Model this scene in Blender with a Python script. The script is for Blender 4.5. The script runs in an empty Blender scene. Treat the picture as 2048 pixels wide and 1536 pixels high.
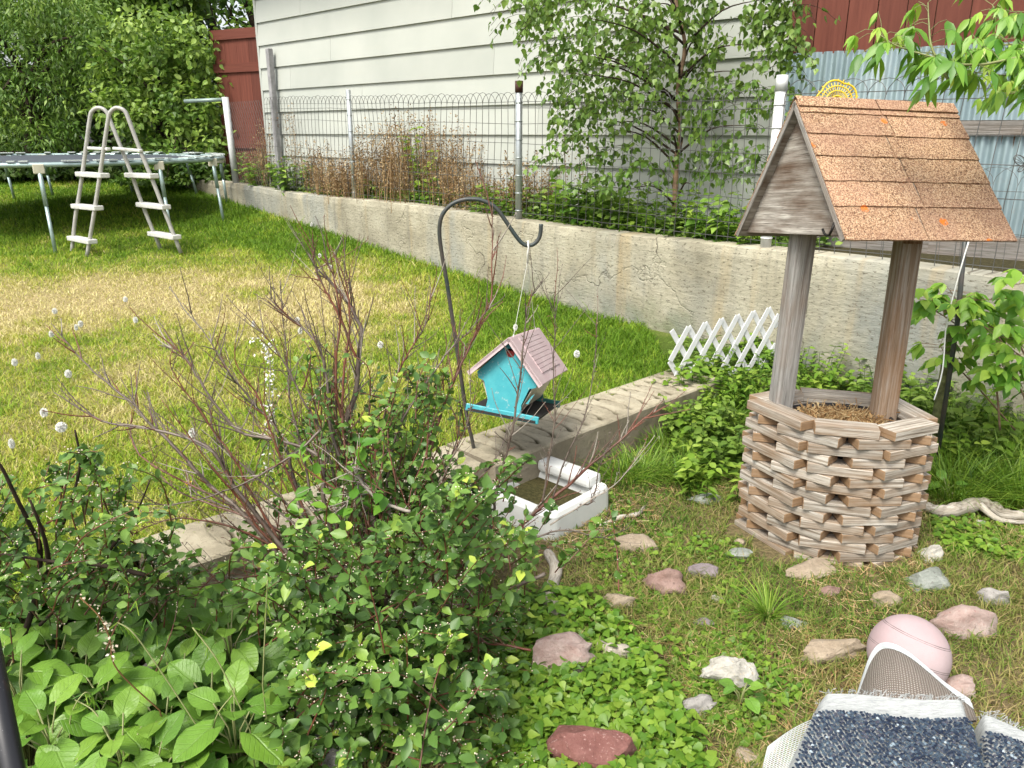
import bpy, bmesh, math, random
import numpy as np
from mathutils import Vector, Matrix, Euler
random.seed(7); rng = np.random.default_rng(7)
sc = bpy.context.scene
COL = sc.collection
# ---------------------------------------------------------------- camera
FPX, TH, CZ = 1560.0, math.radians(17.9), 1.4
cam_d = bpy.data.cameras.new("camera"); cam = bpy.data.objects.new("camera", cam_d); COL.objects.link(cam)
cam.location = (0, 0, CZ); cam.rotation_euler = (math.pi/2 - TH, 0, 0)
cam_d.sensor_width = 36; cam_d.lens = FPX/2048*36; cam_d.clip_start = 0.05; cam_d.clip_end = 400
sc.camera = cam
# ---------------------------------------------------------------- sky and sun
SUN_EL, SUN_AZ = math.radians(56), math.radians(214)      # azimuth from +Y, clockwise: behind the camera, a little left
world = bpy.data.worlds.new("World"); sc.world = world; world.use_nodes = True
wt = world.node_tree; bgn = wt.nodes["Background"]
sky = wt.nodes.new("ShaderNodeTexSky"); sky.sky_type = 'NISHITA'; sky.sun_disc = False
sky.sun_elevation = SUN_EL; sky.sun_rotation = SUN_AZ; sky.dust_density = 4.0; sky.air_density = 1.0; sky.ozone_density = 0.6
hs = wt.nodes.new("ShaderNodeHueSaturation"); hs.inputs["Saturation"].default_value = 0.35
wt.links.new(sky.outputs[0], hs.inputs["Color"]); wt.links.new(hs.outputs[0], bgn.inputs[0]); bgn.inputs[1].default_value = 0.15
sun_d = bpy.data.lights.new("sun", 'SUN'); sun_d.energy = 1.9; sun_d.angle = math.radians(20); sun_d.color = (1, .95, .84)
sun = bpy.data.objects.new("sun", sun_d); COL.objects.link(sun)
sv = Vector((math.sin(SUN_AZ)*math.cos(SUN_EL), math.cos(SUN_AZ)*math.cos(SUN_EL), math.sin(SUN_EL)))
sun.rotation_euler = sv.to_track_quat('Z', 'Y').to_euler()
sc.view_settings.view_transform = 'Standard'; sc.view_settings.look = 'None'
sc.view_settings.exposure = 1.12; sc.view_settings.gamma = 1.0
sc.cycles.max_bounces = 6; sc.cycles.diffuse_bounces = 3; sc.cycles.glossy_bounces = 2; sc.cycles.transmission_bounces = 4
# ---------------------------------------------------------------- pixel rays (2048x1536 pixels of the photograph)
ct, st = math.cos(TH), math.sin(TH)
def ray(px, py):
    u = (px-1024)/FPX; v = (py-768)/FPX
    return Vector((u, ct - v*st, -st - v*ct))
def P(px, py, z=-.18):
    r = ray(px, py); t = (z-CZ)/r.z; return Vector((r.x*t, r.y*t, z))
def PY(px, py, y):
    r = ray(px, py); t = y/r.y; return Vector((r.x*t, y, CZ + r.z*t))
def PL(px, py, A, B):
    r = ray(px, py); dx, dy = B[0]-A[0], B[1]-A[1]
    t = (A[0]*dy - A[1]*dx)/(r.x*dy - r.y*dx); return Vector((r.x*t, r.y*t, CZ + r.z*t))
WA, WB = Vector((-1.848, 9.033, 0)), Vector((1.575, 5.026, 0))
WD = (WB-WA).normalized(); WN = Vector((WD.y, -WD.x, 0))   # WN points to the camera side
HD = Vector((.719, -.695, 0)); HN = Vector((-.695, -.719, 0)); H0 = Vector((-.028, 7.927, 0))
RD = Vector((.834, -.552, 0)); RN = Vector((-.552, -.834, 0)); R0 = Vector((1.95, 6.0, 0))
LA, LB = Vector((-.306, 3.353, 0)), Vector((.927, 4.519, 0))   # back edge of the low wall
# ---------------------------------------------------------------- noise in numpy
def vnoise(x, y, s=1.0, seed=0):
    x = np.asarray(x, float)*s + seed*17.3; y = np.asarray(y, float)*s + seed*9.1
    xi = np.floor(x).astype(int); yi = np.floor(y).astype(int); fx = x-xi; fy = y-yi
    fx = fx*fx*(3-2*fx); fy = fy*fy*(3-2*fy)
    def h(a, b):
        n = (a*374761393 + b*668265263 + seed*1274126177) & 0xffffffff
        n = ((n ^ (n >> 13))*1274126177) & 0xffffffff
        return ((n ^ (n >> 16)) & 0xffff)/65535.0
    return (h(xi, yi)*(1-fx)+h(xi+1, yi)*fx)*(1-fy) + (h(xi, yi+1)*(1-fx)+h(xi+1, yi+1)*fx)*fy
def fbm(x, y, s=1.0, seed=0, o=3):
    r = 0; a = .5; t = 0
    for i in range(o): r = r + a*vnoise(x, y, s*2**i, seed+i); t += a; a *= .5
    return r/t
def sstep(a, b, x):
    t = np.clip((np.asarray(x, float)-a)/(b-a), 0, 1); return t*t*(3-2*t)
# the low wall runs along LA-LB; left of LA it bends toward the camera's left
LOWW = [Vector((-1.75, 1.75, 0)), Vector((-1.50, 2.12, 0)), Vector((-1.25, 2.52, 0)), Vector((-.85, 2.86, 0)), LA.copy(), LB.copy(), Vector((1.0, 4.6, 0))]
_lx = np.array([p.x for p in LOWW]); _ly = np.array([p.y for p in LOWW])
def lowy(x): return np.interp(x, _lx, _ly, left=0, right=99)
def lawn_z(x, y): return .075*np.maximum(0, np.asarray(y)-6.1)*1.0
def bed_z(x, y):
    x = np.asarray(x, float); y = np.asarray(y, float)
    return -.18 + .16*sstep(3.3, 4.8, y + .0*x)*sstep(.7, 1.3, x) + .15*sstep(-1.1, -1.7, x)*sstep(1.3, 1.9, y) + .02*(fbm(x, y, 1.7, 5)-.5)
def in_lawn(x, y):
    x = np.asarray(x, float); y = np.asarray(y, float)
    return (y > lowy(x) - .08) & (((x-WA.x)*WN.x + (y-WA.y)*WN.y) > 0) & ((x < 1.0) | (y > 4.45 + 1.2*(x-1.0)))
# ---------------------------------------------------------------- object helpers
def props(o, label=None, cat=None, group=None, kind=None):
    if label: o['label'] = label
    if cat: o['category'] = cat
    if group: o['group'] = group
    if kind: o['kind'] = kind
    return o
def thing(name, label, cat, loc, group=None):
    o = bpy.data.objects.new(name, None); COL.objects.link(o); o.location = loc; o.empty_display_size = .1
    return props(o, label, cat, group)
def wloc(o):
    v = Vector((0, 0, 0))
    while o is not None: v = v + o.location; o = o.parent
    return v
def _finish(name, me, mats, parent, origin=None):
    o = bpy.data.objects.new(name, me); COL.objects.link(o)
    for m in (mats if isinstance(mats, (list, tuple)) else [mats]): me.materials.append(m)
    if parent is not None: o.parent = parent
    elif origin is not None: o.location = origin
    return o
class MB:
    def __init__(s): s.v = []; s.f = []; s.uv = []; s.fv = []; s.sm = []; s.mi = []
    def add(s, vs, fs, uvs=None, v=0.0, smooth=False, mi=0):
        b = len(s.v); s.v += [tuple(a) for a in vs]
        for i, f in enumerate(fs):
            s.f.append(tuple(b+k for k in f)); s.uv += (uvs[i] if uvs else [(0, 0)]*len(f))
            s.fv.append(v[i] if isinstance(v, (list, tuple)) else v); s.sm.append(smooth); s.mi.append(mi)
    def box(s, c, size, R=None, v=0.0, endv=None, mi=0, taper=1.0):
        lx, ly, lz = [a/2 for a in size]; c = Vector(c); R = R or Matrix.Identity(3)
        L = [Vector((x*lx, y*ly*(taper if z > 0 else 1), z*lz)) for x in (-1, 1) for y in (-1, 1) for z in (-1, 1)]
        vs = [c + R @ p for p in L]
        fs = [(0, 1, 3, 2), (4, 6, 7, 5), (0, 4, 5, 1), (2, 3, 7, 6), (0, 2, 6, 4), (1, 5, 7, 3)]
        ax = [(1, 2), (1, 2), (0, 2), (0, 2), (0, 1), (0, 1)]
        long = max(range(3), key=lambda i: size[i]); ou, ov = random.random()*20, random.random()*20; uvs = []
        for f, (a, b) in zip(fs, ax):
            if b == long: a, b = b, a
            uvs.append([(L[k][a]+ou, L[k][b]+ov) for k in f])
        ev = v if endv is None else endv
        vv = [v]*6
        vv[2*long] = ev; vv[2*long+1] = ev
        s.add(vs, fs, uvs, vv, mi=mi)
    def tube(s, pts, rad, seg=6, v=0.0, cap=True, mi=0, smooth=True):
        pts = [Vector(p) for p in pts]; n = len(pts); rs = rad if isinstance(rad, (list, tuple)) else [rad]*n
        up = Vector((0.013, 0.021, 1)); vs = []; prev = None
        for i, p in enumerate(pts):
            t = (pts[min(i+1, n-1)] - pts[max(i-1, 0)]).normalized()
            if prev is None: a = t.cross(up if abs(t.z) < .95 else Vector((1, 0.01, 0))).normalized()
            else: a = (prev - t*prev.dot(t)).normalized()
            prev = a; b = t.cross(a)
            for k in range(seg):
                an = 2*math.pi*k/seg; vs.append(p + (a*math.cos(an) + b*math.sin(an))*rs[i])
        fs = []; uvs = []; L = 0; o = random.random()*10
        for i in range(n-1):
            d = (pts[i+1]-pts[i]).length
            for k in range(seg):
                k2 = (k+1) % seg; fs.append((i*seg+k, i*seg+k2, (i+1)*seg+k2, (i+1)*seg+k))
                u0, u1 = k/seg*6.28*rs[i], (k+1)/seg*6.28*rs[i]; uvs.append([(L+o, u0), (L+o, u1), (L+d+o, u1), (L+d+o, u0)])
            L += d
        if cap:
            fs.append(tuple(range(seg-1, -1, -1))); uvs.append([(0, 0)]*seg)
            fs.append(tuple((n-1)*seg+k for k in range(seg))); uvs.append([(0, 0)]*seg)
        s.add(vs, fs, uvs, v, smooth, mi)
    def build(s, name, mats, parent=None, bevel=0, origin=None, bseg=1):
        off = wloc(parent) if parent is not None else (Vector(origin) if origin is not None else Vector((0, 0, 0)))
        me = bpy.data.meshes.new(name)
        me.from_pydata([(a[0]-off.x, a[1]-off.y, a[2]-off.z) for a in s.v], [], s.f)
        uvl = me.uv_layers.new(name="UVMap"); uvl.data.foreach_set("uv", np.array(s.uv, dtype=np.float32).ravel())
        at = me.attributes.new("v", 'FLOAT', 'FACE'); at.data.foreach_set("value", np.array(s.fv, dtype=np.float32))
        me.polygons.foreach_set("use_smooth", s.sm); me.polygons.foreach_set("material_index", s.mi)
        if bevel:
            bm = bmesh.new(); bm.from_mesh(me); bmesh.ops.remove_doubles(bm, verts=bm.verts, dist=1e-6)
            bmesh.ops.bevel(bm, geom=[e for e in bm.edges if len(e.link_faces) == 2 and e.calc_face_angle(0) > .5], offset=bevel, segments=bseg, profile=.6, affect='EDGES', clamp_overlap=True)
            bm.to_mesh(me); bm.free()
        me.update(); return _finish(name, me, mats, parent, origin)
def npmesh(name, V, faces, mats, parent=None, v=None, uv=None, smooth=True, origin=None):
    """V (n,3); faces list of (m,k) int arrays; v per vertex; uv per vertex"""
    off = wloc(parent) if parent is not None else (Vector(origin) if origin is not None else Vector((0, 0, 0)))
    V = np.asarray(V, dtype=np.float32) - np.array(off, dtype=np.float32)
    me = bpy.data.meshes.new(name); me.vertices.add(len(V)); me.vertices.foreach_set("co", V.ravel())
    loops = np.concatenate([f.ravel() for f in faces]).astype(np.int32)
    tot = np.concatenate([np.full(len(f), f.shape[1]) for f in faces]).astype(np.int32)
    start = np.concatenate([[0], np.cumsum(tot)[:-1]]).astype(np.int32)
    me.loops.add(len(loops)); me.loops.foreach_set("vertex_index", loops)
    me.polygons.add(len(tot)); me.polygons.foreach_set("loop_start", start); me.polygons.foreach_set("loop_total", tot)
    me.polygons.foreach_set("use_smooth", np.full(len(tot), smooth))
    me.update(calc_edges=True)
    if v is not None: me.attributes.new("v", 'FLOAT', 'POINT').data.foreach_set("value", np.asarray(v, dtype=np.float32))
    if uv is not None:
        u = me.uv_layers.new(name="UVMap"); u.data.foreach_set("uv", np.asarray(uv, dtype=np.float32)[loops].ravel())
    return _finish(name, me, mats, parent, origin)
def norm(a): return a/np.maximum(np.linalg.norm(a, axis=1, keepdims=True), 1e-9)
T_DIAM = (np.array([(0, 0, 0), (-.32, .45, .06), (0, 1, 0), (.32, .45, .06)], float), [(0, 3, 2, 1)])
T_LEAF = (np.array([(0, 0, 0), (-.22, .22, .05), (-.30, .5, .07), (-.16, .8, .03), (0, 1, -.05), (.16, .8, .03), (.30, .5, .07), (.22, .22, .05), (0, .5, -.01)], float),
          [(0, 8, 2, 1), (8, 4, 3, 2), (0, 7, 6, 8), (8, 6, 5, 4)])
T_BIRCH = (np.array([(0, 0, 0), (-.30, .12, .04), (-.40, .34, .06), (-.20, .68, .02), (0, 1.05, -.06), (.20, .68, .02), (.40, .34, .06), (.30, .12, .04), (0, .4, -.02)], float),
          [(0, 8, 2, 1), (8, 4, 3, 2), (0, 7, 6, 8), (8, 6, 5, 4)])
T_LANCE = (np.array([(0, 0, 0), (-.13, .25, .03), (-.15, .5, .03), (0, 1, -.12), (.15, .5, .03), (.13, .25, .03), (0, .5, 0)], float),
          [(0, 6, 2, 1), (6, 3, 2), (0, 5, 4, 6), (6, 4, 3)])
def scatter(name, mat, parent, Ps, D, N, S, tpl, v=None, origin=None, curl=0.0):
    Ps = np.asarray(Ps, float); D = norm(np.asarray(D, float)); N = np.asarray(N, float)
    X = norm(np.cross(D, N)); N = np.cross(X, D); S = np.asarray(S, float).reshape(-1, 1, 1)
    tv, tf = tpl; k = len(tv); n = len(Ps)
    c = tv[None, :, :]*S
    V = Ps[:, None, :] + c[:, :, 0:1]*X[:, None, :] + c[:, :, 1:2]*D[:, None, :] + c[:, :, 2:3]*N[:, None, :]
    if curl: V[:, :, 2] -= curl*(tv[None, :, 1]**2)*S[:, :, 0]
    base = (np.arange(n)*k)[:, None]; faces = []
    for L in sorted({len(f) for f in tf}):
        fl = np.array([f for f in tf if len(f) == L]); faces.append((base[:, :, None] + fl[None]).reshape(-1, L))
    if v is None: v = rng.random(n)
    uv = np.tile(tv[:, :2], (n, 1))
    return npmesh(name, V.reshape(-1, 3), faces, mat, parent, np.repeat(v, k), uv, origin=origin)
def blade_arrays(Ps, h, w, az, bend, v, segs=2):
    n = len(Ps); h = np.broadcast_to(h, n); w = np.broadcast_to(w, n); bend = np.broadcast_to(bend, n)
    d = np.stack([np.cos(az), np.sin(az), 0*az], 1); fa = az + rng.uniform(-1.2, 1.2, n) + np.pi/2
    sd = np.stack([np.cos(fa), np.sin(fa), 0*az], 1); rows = []
    for i in range(segs+1):
        t = i/segs
        c = Ps + d*(bend*h*t**1.8)[:, None] + np.array([0, 0, 1.0])*(h*(t - .45*np.minimum(bend, 1.6)*t*t*.8))[:, None]
        if i < segs: ww = (w*(1-.35*t))[:, None]*.5; rows += [c-sd*ww, c+sd*ww]
        else: rows.append(c)
    k = 2*segs+1; V = np.stack(rows, 1).reshape(-1, 3); b = (np.arange(n)*k)[:, None]; faces = []
    if segs > 1: faces.append(np.concatenate([b+np.array([[2*i, 2*i+1, 2*i+3, 2*i+2]]) for i in range(segs-1)]))
    faces.append(b+np.array([[2*segs-2, 2*segs-1, 2*segs]]))
    return V, faces, np.repeat(v, k)
def blades(name, mat, parent, Ps, h, w, az, bend, v, segs=2, origin=None):
    V, f, vv = blade_arrays(np.asarray(Ps, float), h, w, az, bend, v, segs)
    return npmesh(name, V, f, mat, parent, vv, origin=origin)
def in_poly(px, py, poly):
    c = np.zeros(len(px), bool); j = len(poly)-1
    for i in range(len(poly)):
        xi, yi = poly[i]; xj, yj = poly[j]
        c ^= ((yi > py) != (yj > py)) & (px < (xj-xi)*(py-yi)/(yj-yi+1e-9)+xi); j = i
    return c
def sample_poly(poly, n):
    a = np.array(poly, float); lo = a.min(0); hi = a.max(0); out = np.zeros((0, 2))
    while len(out) < n:
        q = rng.uniform(lo, hi, (n*2, 2)); out = np.concatenate([out, q[in_poly(q[:, 0], q[:, 1], poly)]])
    return out[:n]
def rays_at(q, y):
    return np.array([PY(a, b, c) for (a, b), c in zip(q, y)])
def rnd_dir(n, zlo=-1, zhi=1):
    a = rng.uniform(0, 2*np.pi, n); z = rng.uniform(zlo, zhi, n); r = np.sqrt(np.maximum(0, 1-z*z)); return np.stack([r*np.cos(a), r*np.sin(a), z], 1)
# ---------------------------------------------------------------- materials
class NT:
    def __init__(s, name):
        s.m = bpy.data.materials.new(name); s.m.use_nodes = True; s.t = s.m.node_tree; s.t.nodes.clear()
        s.out = s.n("ShaderNodeOutputMaterial")
    def n(s, typ, ins=None, **kw):
        nd = s.t.nodes.new(typ)
        for k, v in kw.items(): setattr(nd, k, v)
        for k, v in (ins or {}).items(): s.set(nd, k, v)
        return nd
    def set(s, nd, k, v):
        i = nd.inputs[k]
        if hasattr(v, 'is_output') or isinstance(v, bpy.types.NodeSocket): s.t.links.new(v, i)
        elif isinstance(v, (tuple, list)) and i.type == 'RGBA' and len(v) == 3: i.default_value = (*v, 1)
        else: i.default_value = v
    def obj(s): return s.n("ShaderNodeTexCoord").outputs["Object"]
    def uv(s): return s.n("ShaderNodeTexCoord").outputs["UV"]
    def attr(s): return s.n("ShaderNodeAttribute", attribute_name="v").outputs["Fac"]
    def map(s, vec, scale=(1, 1, 1), rot=(0, 0, 0)): return s.n("ShaderNodeMapping", {"Vector": vec, "Scale": scale, "Rotation": rot}).outputs[0]
    def noise(s, vec, scale, detail=4, rough=.55, dist=0): return s.n("ShaderNodeTexNoise", {"Vector": vec, "Scale": scale, "Detail": detail, "Roughness": rough, "Distortion": dist}).outputs["Fac"]
    def vor(s, vec, scale, feat='F1', out="Distance"): return s.n("ShaderNodeTexVoronoi", {"Vector": vec, "Scale": scale}, feature=feat).outputs[out]
    def ramp(s, fac, pts, interp='LINEAR'):
        r = s.n("ShaderNodeValToRGB", {"Fac": fac}); e = r.color_ramp.elements; r.color_ramp.interpolation = interp
        while len(e) < len(pts): e.new(.5)
        for i, (p, c) in enumerate(pts):
            e[i].position = p; e[i].color = (*c, 1) if isinstance(c, (tuple, list)) else (c, c, c, 1)
        return r.outputs[0]
    def mix(s, fac, a, b, mode='MIX'):
        m = s.n("ShaderNodeMix", data_type='RGBA', blend_type=mode); s.set(m, 0, fac); s.set(m, 6, a); s.set(m, 7, b); return m.outputs[2]
    def math(s, op, a, b=0.0, clamp=False):
        m = s.n("ShaderNodeMath", operation=op, use_clamp=clamp); s.set(m, 0, a); s.set(m, 1, b); return m.outputs[0]
    def bump(s, h, strength=.5, dist=.01): return s.n("ShaderNodeBump", {"Height": h, "Strength": strength, "Distance": dist}).outputs[0]
    def pbr(s, col, rough=.7, normal=None, metal=0.0, spec=.5, **kw):
        b = s.n("ShaderNodeBsdfPrincipled", {"Base Color": col, "Roughness": rough, "Metallic": metal, "Specular IOR Level": spec})
        if normal is not None: s.set(b, "Normal", normal)
        for k, v in kw.items(): s.set(b, k, v)
        s.t.links.new(b.outputs[0], s.out.inputs[0]); return s.m
def m_leaf(name, cols, trans=.3, rough=.45, spec=.35, veins=False):
    t = NT(name); a = t.attr(); c = t.ramp(a, [(i/(len(cols)-1), k) for i, k in enumerate(cols)])
    c = t.mix(.35, c, t.ramp(t.noise(t.obj(), 9, 2), [(.3, .55), (.7, 1.25)]), 'MULTIPLY'); nrm = None
    if veins:
        sep = t.n("ShaderNodeSeparateXYZ", {"Vector": t.uv()}); ab = t.math('ABSOLUTE', sep.outputs[0])
        w = t.math('SINE', t.math('MULTIPLY', t.math('SUBTRACT', sep.outputs[1], t.math('MULTIPLY', ab, .9)), 44))
        vein = t.math('MAXIMUM', t.ramp(w, [(.86, 0.0), (.99, .7)]), t.ramp(ab, [(.0, 1.0), (.03, 0.0)]))
        c = t.mix(t.math('MULTIPLY', vein, .30), c, (.20, .32, .08))
        nrm = t.bump(t.math('SUBTRACT', t.noise(t.obj(), 60, 3), vein), .5, .004)
    b = t.n("ShaderNodeBsdfPrincipled", {"Base Color": c, "Roughness": rough, "Specular IOR Level": spec})
    if nrm is not None: t.set(b, "Normal", nrm)
    tr = t.n("ShaderNodeBsdfTranslucent", {"Color": t.mix(.5, c, (.9, 1, .35), 'MULTIPLY')})
    mx = t.n("ShaderNodeMixShader", {0: trans}); t.t.links.new(b.outputs[0], mx.inputs[1]); t.t.links.new(tr.outputs[0], mx.inputs[2])
    t.t.links.new(mx.outputs[0], t.out.inputs[0]); return t.m
def m_plain(name, col, rough=.5, metal=0.0, var=.15, scale=8, spec=.5, bump=0, bscale=60):
    t = NT(name); o = t.obj(); c = t.mix(1.0, col, t.ramp(t.noise(o, scale, 5), [(.25, 1-var*2), (.75, 1+var)]), 'MULTIPLY')
    return t.pbr(c, rough, t.bump(t.noise(o, bscale, 4), bump, .004) if bump else None, metal, spec)
def m_wood(name, cols, end=(.16, .10, .055), grain=1.0, stain=.5):
    """weathered wood; grain runs along u of the UV; v attribute 1 = end grain with some painted shade, otherwise tint"""
    t = NT(name); uv = t.uv(); g = t.noise(t.map(uv, (3, 90*grain, 1)), 1.0, 6, .65, .6)
    fine = t.noise(t.map(uv, (8, 320*grain, 1)), 1.0, 3, .6)
    c = t.ramp(g, [(.30, cols[0]), (.5, cols[1]), (.68, cols[2])])
    c = t.mix(t.ramp(fine, [(.32, .75), (.42, 0.0)]), c, tuple(k*.25 for k in cols[0]))
    c = t.mix(t.ramp(t.noise(t.map(uv, (2.5, 7, 1)), 1.2, 4), [(.42, 0.0), (.66, stain)]), c, end)
    a = t.attr(); c = t.mix(t.ramp(a, [(.5, 0.0), (.95, .85)]), c, end)  # browner cut ends, with some of their shade put into the colour
    c = t.mix(1.0, c, t.ramp(t.math('FRACT', t.math('MULTIPLY', a, 2.0)), [(0, .78), (1, 1.15)]), 'MULTIPLY')
    return t.pbr(c, .88, t.bump(t.math('ADD', g, fine), .9, .003), spec=.2)
MAT = {}
MAT['grass'] = m_leaf('grass_blades', [(0.1, 0.2, 0.014), (0.165, 0.285, 0.022), (0.28, 0.385, 0.035), (0.425, 0.414, 0.075), (0.6, 0.53, 0.25), (0.64, 0.56, 0.3)], .35, .6, .2)
MAT['bedgrass'] = m_leaf('bed_grass_blades', [(.05, .13, .012), (.11, .21, .025), (.19, .24, .05), (.29, .25, .09), (.40, .31, .15)], .3, .6, .2)
MAT['weed'] = m_leaf('weed_leaf', [(0.057, 0.151, 0.014), (0.103, 0.216, 0.02), (0.172, 0.292, 0.03), (0.299, 0.41, 0.06)], .35, .45)
MAT['coton'] = m_leaf('shrub_leaf', [(0.047, 0.108, 0.023), (0.079, 0.166, 0.033), (0.133, 0.242, 0.044), (0.227, 0.357, 0.058), (0.425, 0.536, 0.081)], .28, .42, .35)
MAT['broad'] = m_leaf('broad_leaf', [(0.069, 0.182, 0.022), (0.109, 0.242, 0.03), (0.161, 0.308, 0.035), (0.23, 0.374, 0.05)], .28, .42, .45, veins=True)
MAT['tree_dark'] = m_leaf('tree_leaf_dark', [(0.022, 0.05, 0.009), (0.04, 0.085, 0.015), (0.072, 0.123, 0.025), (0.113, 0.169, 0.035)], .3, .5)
MAT['tree_mid'] = m_leaf('tree_leaf_mid', [(0.052, 0.116, 0.018), (0.098, 0.187, 0.028), (0.172, 0.275, 0.045), (0.299, 0.418, 0.08)], .35, .45)
MAT['tree_light'] = m_leaf('tree_leaf_light', [(.05, .14, .02), (.12, .26, .04), (.26, .42, .07), (.42, .55, .12)], .4, .45)
MAT['birch'] = m_leaf('birch_leaf', [(0.069, 0.144, 0.023), (0.106, 0.201, 0.034), (0.163, 0.27, 0.047), (0.25, 0.356, 0.074)], .35, .38, .5)
MAT['maple'] = m_leaf('maple_leaf', [(.07, .20, .02), (.15, .33, .035), (.28, .48, .06), (.46, .60, .10)], .45, .4, .45)
MAT['dry'] = m_leaf('dry_stalk', [(.11, .06, .03), (.20, .12, .06), (.33, .23, .12), (.48, .38, .23)], .15, .8, .1)
MAT['straw'] = m_leaf('straw', [(.20, .11, .05), (.36, .22, .10), (.50, .36, .18), (.60, .48, .28)], .15, .8, .1)
# ================================================================ materials of the setting
def _concrete():
    t = NT("concrete_stained"); o = t.obj()
    al = t.n("ShaderNodeVectorMath", {0: o, 1: tuple(WD)}, operation='DOT_PRODUCT').outputs["Value"]
    z = t.n("ShaderNodeSeparateXYZ", {"Vector": o}).outputs[2]
    w = t.n("ShaderNodeCombineXYZ", {0: al, 1: z}).outputs[0]
    c = t.ramp(t.noise(w, 1.6, 6, .65), [(.28, (.19, .175, .13)), (.45, (.33, .305, .225)), (.6, (.41, .385, .295)), (.8, (.30, .305, .27))])
    c = t.mix(1.0, c, t.ramp(t.noise(w, .9, 3, .6), [(.35, .70), (.65, 1.12)]), 'MULTIPLY')
    c = t.mix(t.ramp(t.noise(t.map(w, (7, .25, 1)), 1.0, 5, .6), [(.55, 0.0), (.72, .55)]), c, (.12, .115, .10))
    c = t.mix(t.math('MULTIPLY', t.ramp(t.math('ADD', z, t.math('MULTIPLY', t.noise(w, 3, 4), .35)), [(.22, .7), (.42, 0.0)]), t.ramp(t.noise(w, 4, 4), [(.4, 0), (.6, 1)])), c, (.10, .13, .06))
    c = t.mix(t.ramp(t.noise(t.map(w, (.8, .5, 1)), 1.1, 4, .6, .4), [(.50, 0.0), (.64, .7)]), c, (.19, .21, .205))
    c = t.mix(t.ramp(t.noise(t.map(w, (4.5, .35, 1)), 1.0, 4), [(.56, 0.0), (.75, .55)]), c, (.36, .25, .10))
    c = t.mix(t.ramp(t.noise(t.map(w, (5, 55, 1)), 1.0, 4, .7, .5), [(.57, 0.0), (.68, .5)]), c, (.15, .13, .095))
    c = t.mix(t.ramp(t.noise(t.map(w, (30, 60, 1)), 1.0, 4, .7), [(.57, 0.0), (.63, .8)]), c, (.09, .078, .055))
    cr = t.n("ShaderNodeTexVoronoi", {"Vector": t.n("ShaderNodeVectorMath", {0: t.map(w, (1.0, .45, 1)), 1: t.n("ShaderNodeVectorMath", {0: t.n("ShaderNodeTexNoise", {"Vector": w, "Scale": 5, "Detail": 5}).outputs["Color"], 1: (.3, .3, .3)}, operation='MULTIPLY').outputs[0]}, operation='ADD').outputs[0], "Scale": .55}, feature='DISTANCE_TO_EDGE').outputs["Distance"]
    crk = t.ramp(cr, [(.0, 1.0), (.004, 0.0)]); c = t.mix(t.math('MULTIPLY', crk, t.ramp(t.noise(w, 2.1, 2), [(.56, 0), (.62, .8)])), c, (.07, .06, .045))
    h = t.math('SUBTRACT', t.noise(t.map(w, (14, 34, 1)), 1.0, 6, .7), t.math('MULTIPLY', crk, .6))
    return t.pbr(c, .93, t.bump(h, .8, .012), spec=.2)
MAT['concrete'] = _concrete()
def _low():
    t = NT("concrete_edging"); o = t.obj()
    c = t.ramp(t.noise(o, 5, 6, .65), [(.3, (.20, .175, .125)), (.5, (.33, .295, .215)), (.72, (.41, .375, .285))])
    c = t.mix(t.ramp(t.noise(o, 45, 4, .7), [(.56, 0.0), (.68, .7)]), c, (.16, .13, .09))
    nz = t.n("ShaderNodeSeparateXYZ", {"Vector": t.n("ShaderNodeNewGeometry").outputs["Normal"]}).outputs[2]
    c = t.mix(t.ramp(nz, [(.3, .55), (.6, 0.0)]), c, (.17, .14, .10))  # upright faces coloured darker than the top, their shade painted in
    a = t.attr(); c = t.mix(t.math('MULTIPLY', a, .95), c, (.045, .038, .018))  # hollows darken with depth, recess shade put into the colour
    return t.pbr(c, .95, t.bump(t.noise(o, 70, 5, .7), .7, .006), spec=.15)
MAT['low'] = _low()
def _siding():
    t = NT("siding_offwhite"); o = t.obj()
    c = t.ramp(t.noise(o, 1.2, 4), [(.3, (.35, .37, .335)), (.7, (.42, .435, .395))])
    c = t.mix(t.ramp(t.noise(t.map(o, (1, 1, 6)), 3, 5, .7), [(.55, 0), (.8, .18)]), c, (.45, .42, .34))
    c = t.mix(1.0, c, t.ramp(t.attr(), [(0, .94), (1, 1.04)]), 'MULTIPLY')
    return t.pbr(c, .65, t.bump(t.noise(t.map(o, (30, 30, 120)), 1, 4), .25, .002), spec=.3)
MAT['siding'] = _siding()
def _red():
    t = NT("red_stained_boards"); uv = t.uv()
    c = t.ramp(t.noise(t.map(uv, (2, 30, 1)), 1, 5, .6), [(.3, (.088, .025, .016)), (.7, (.13, .040, .026))])
    c = t.mix(1.0, c, t.ramp(t.attr(), [(0, .85), (1, 1.15)]), 'MULTIPLY')
    c = t.mix(t.ramp(t.noise(uv, 6, 3), [(.70, 0), (.78, .6)]), c, (.045, .018, .014))
    return t.pbr(c, .75, t.bump(t.noise(t.map(uv, (4, 90, 1)), 1, 4), .4, .002), spec=.25)
MAT['red'] = _red()
def _corr():
    t = NT("corrugated_steel"); o = t.obj()
    c = t.ramp(t.noise(t.map(o, (1, 1, .35)), 3.5, 5, .6), [(.3, (.20, .27, .29)), (.55, (.29, .37, .39)), (.75, (.40, .47, .48))])
    c = t.mix(t.ramp(t.noise(o, 9, 5, .7), [(.6, 0), (.75, .4)]), c, (.30, .26, .20))
    return t.pbr(c, t.ramp(t.noise(o, 12, 3), [(.3, .45), (.7, .65)]), None, .45, .5)
MAT['corr'] = _corr()
MAT['greywood'] = m_wood("weathered_grey_wood", [(.11, .10, .085), (.23, .215, .195), (.33, .315, .29)], end=(.20, .12, .07), stain=.25)
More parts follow.
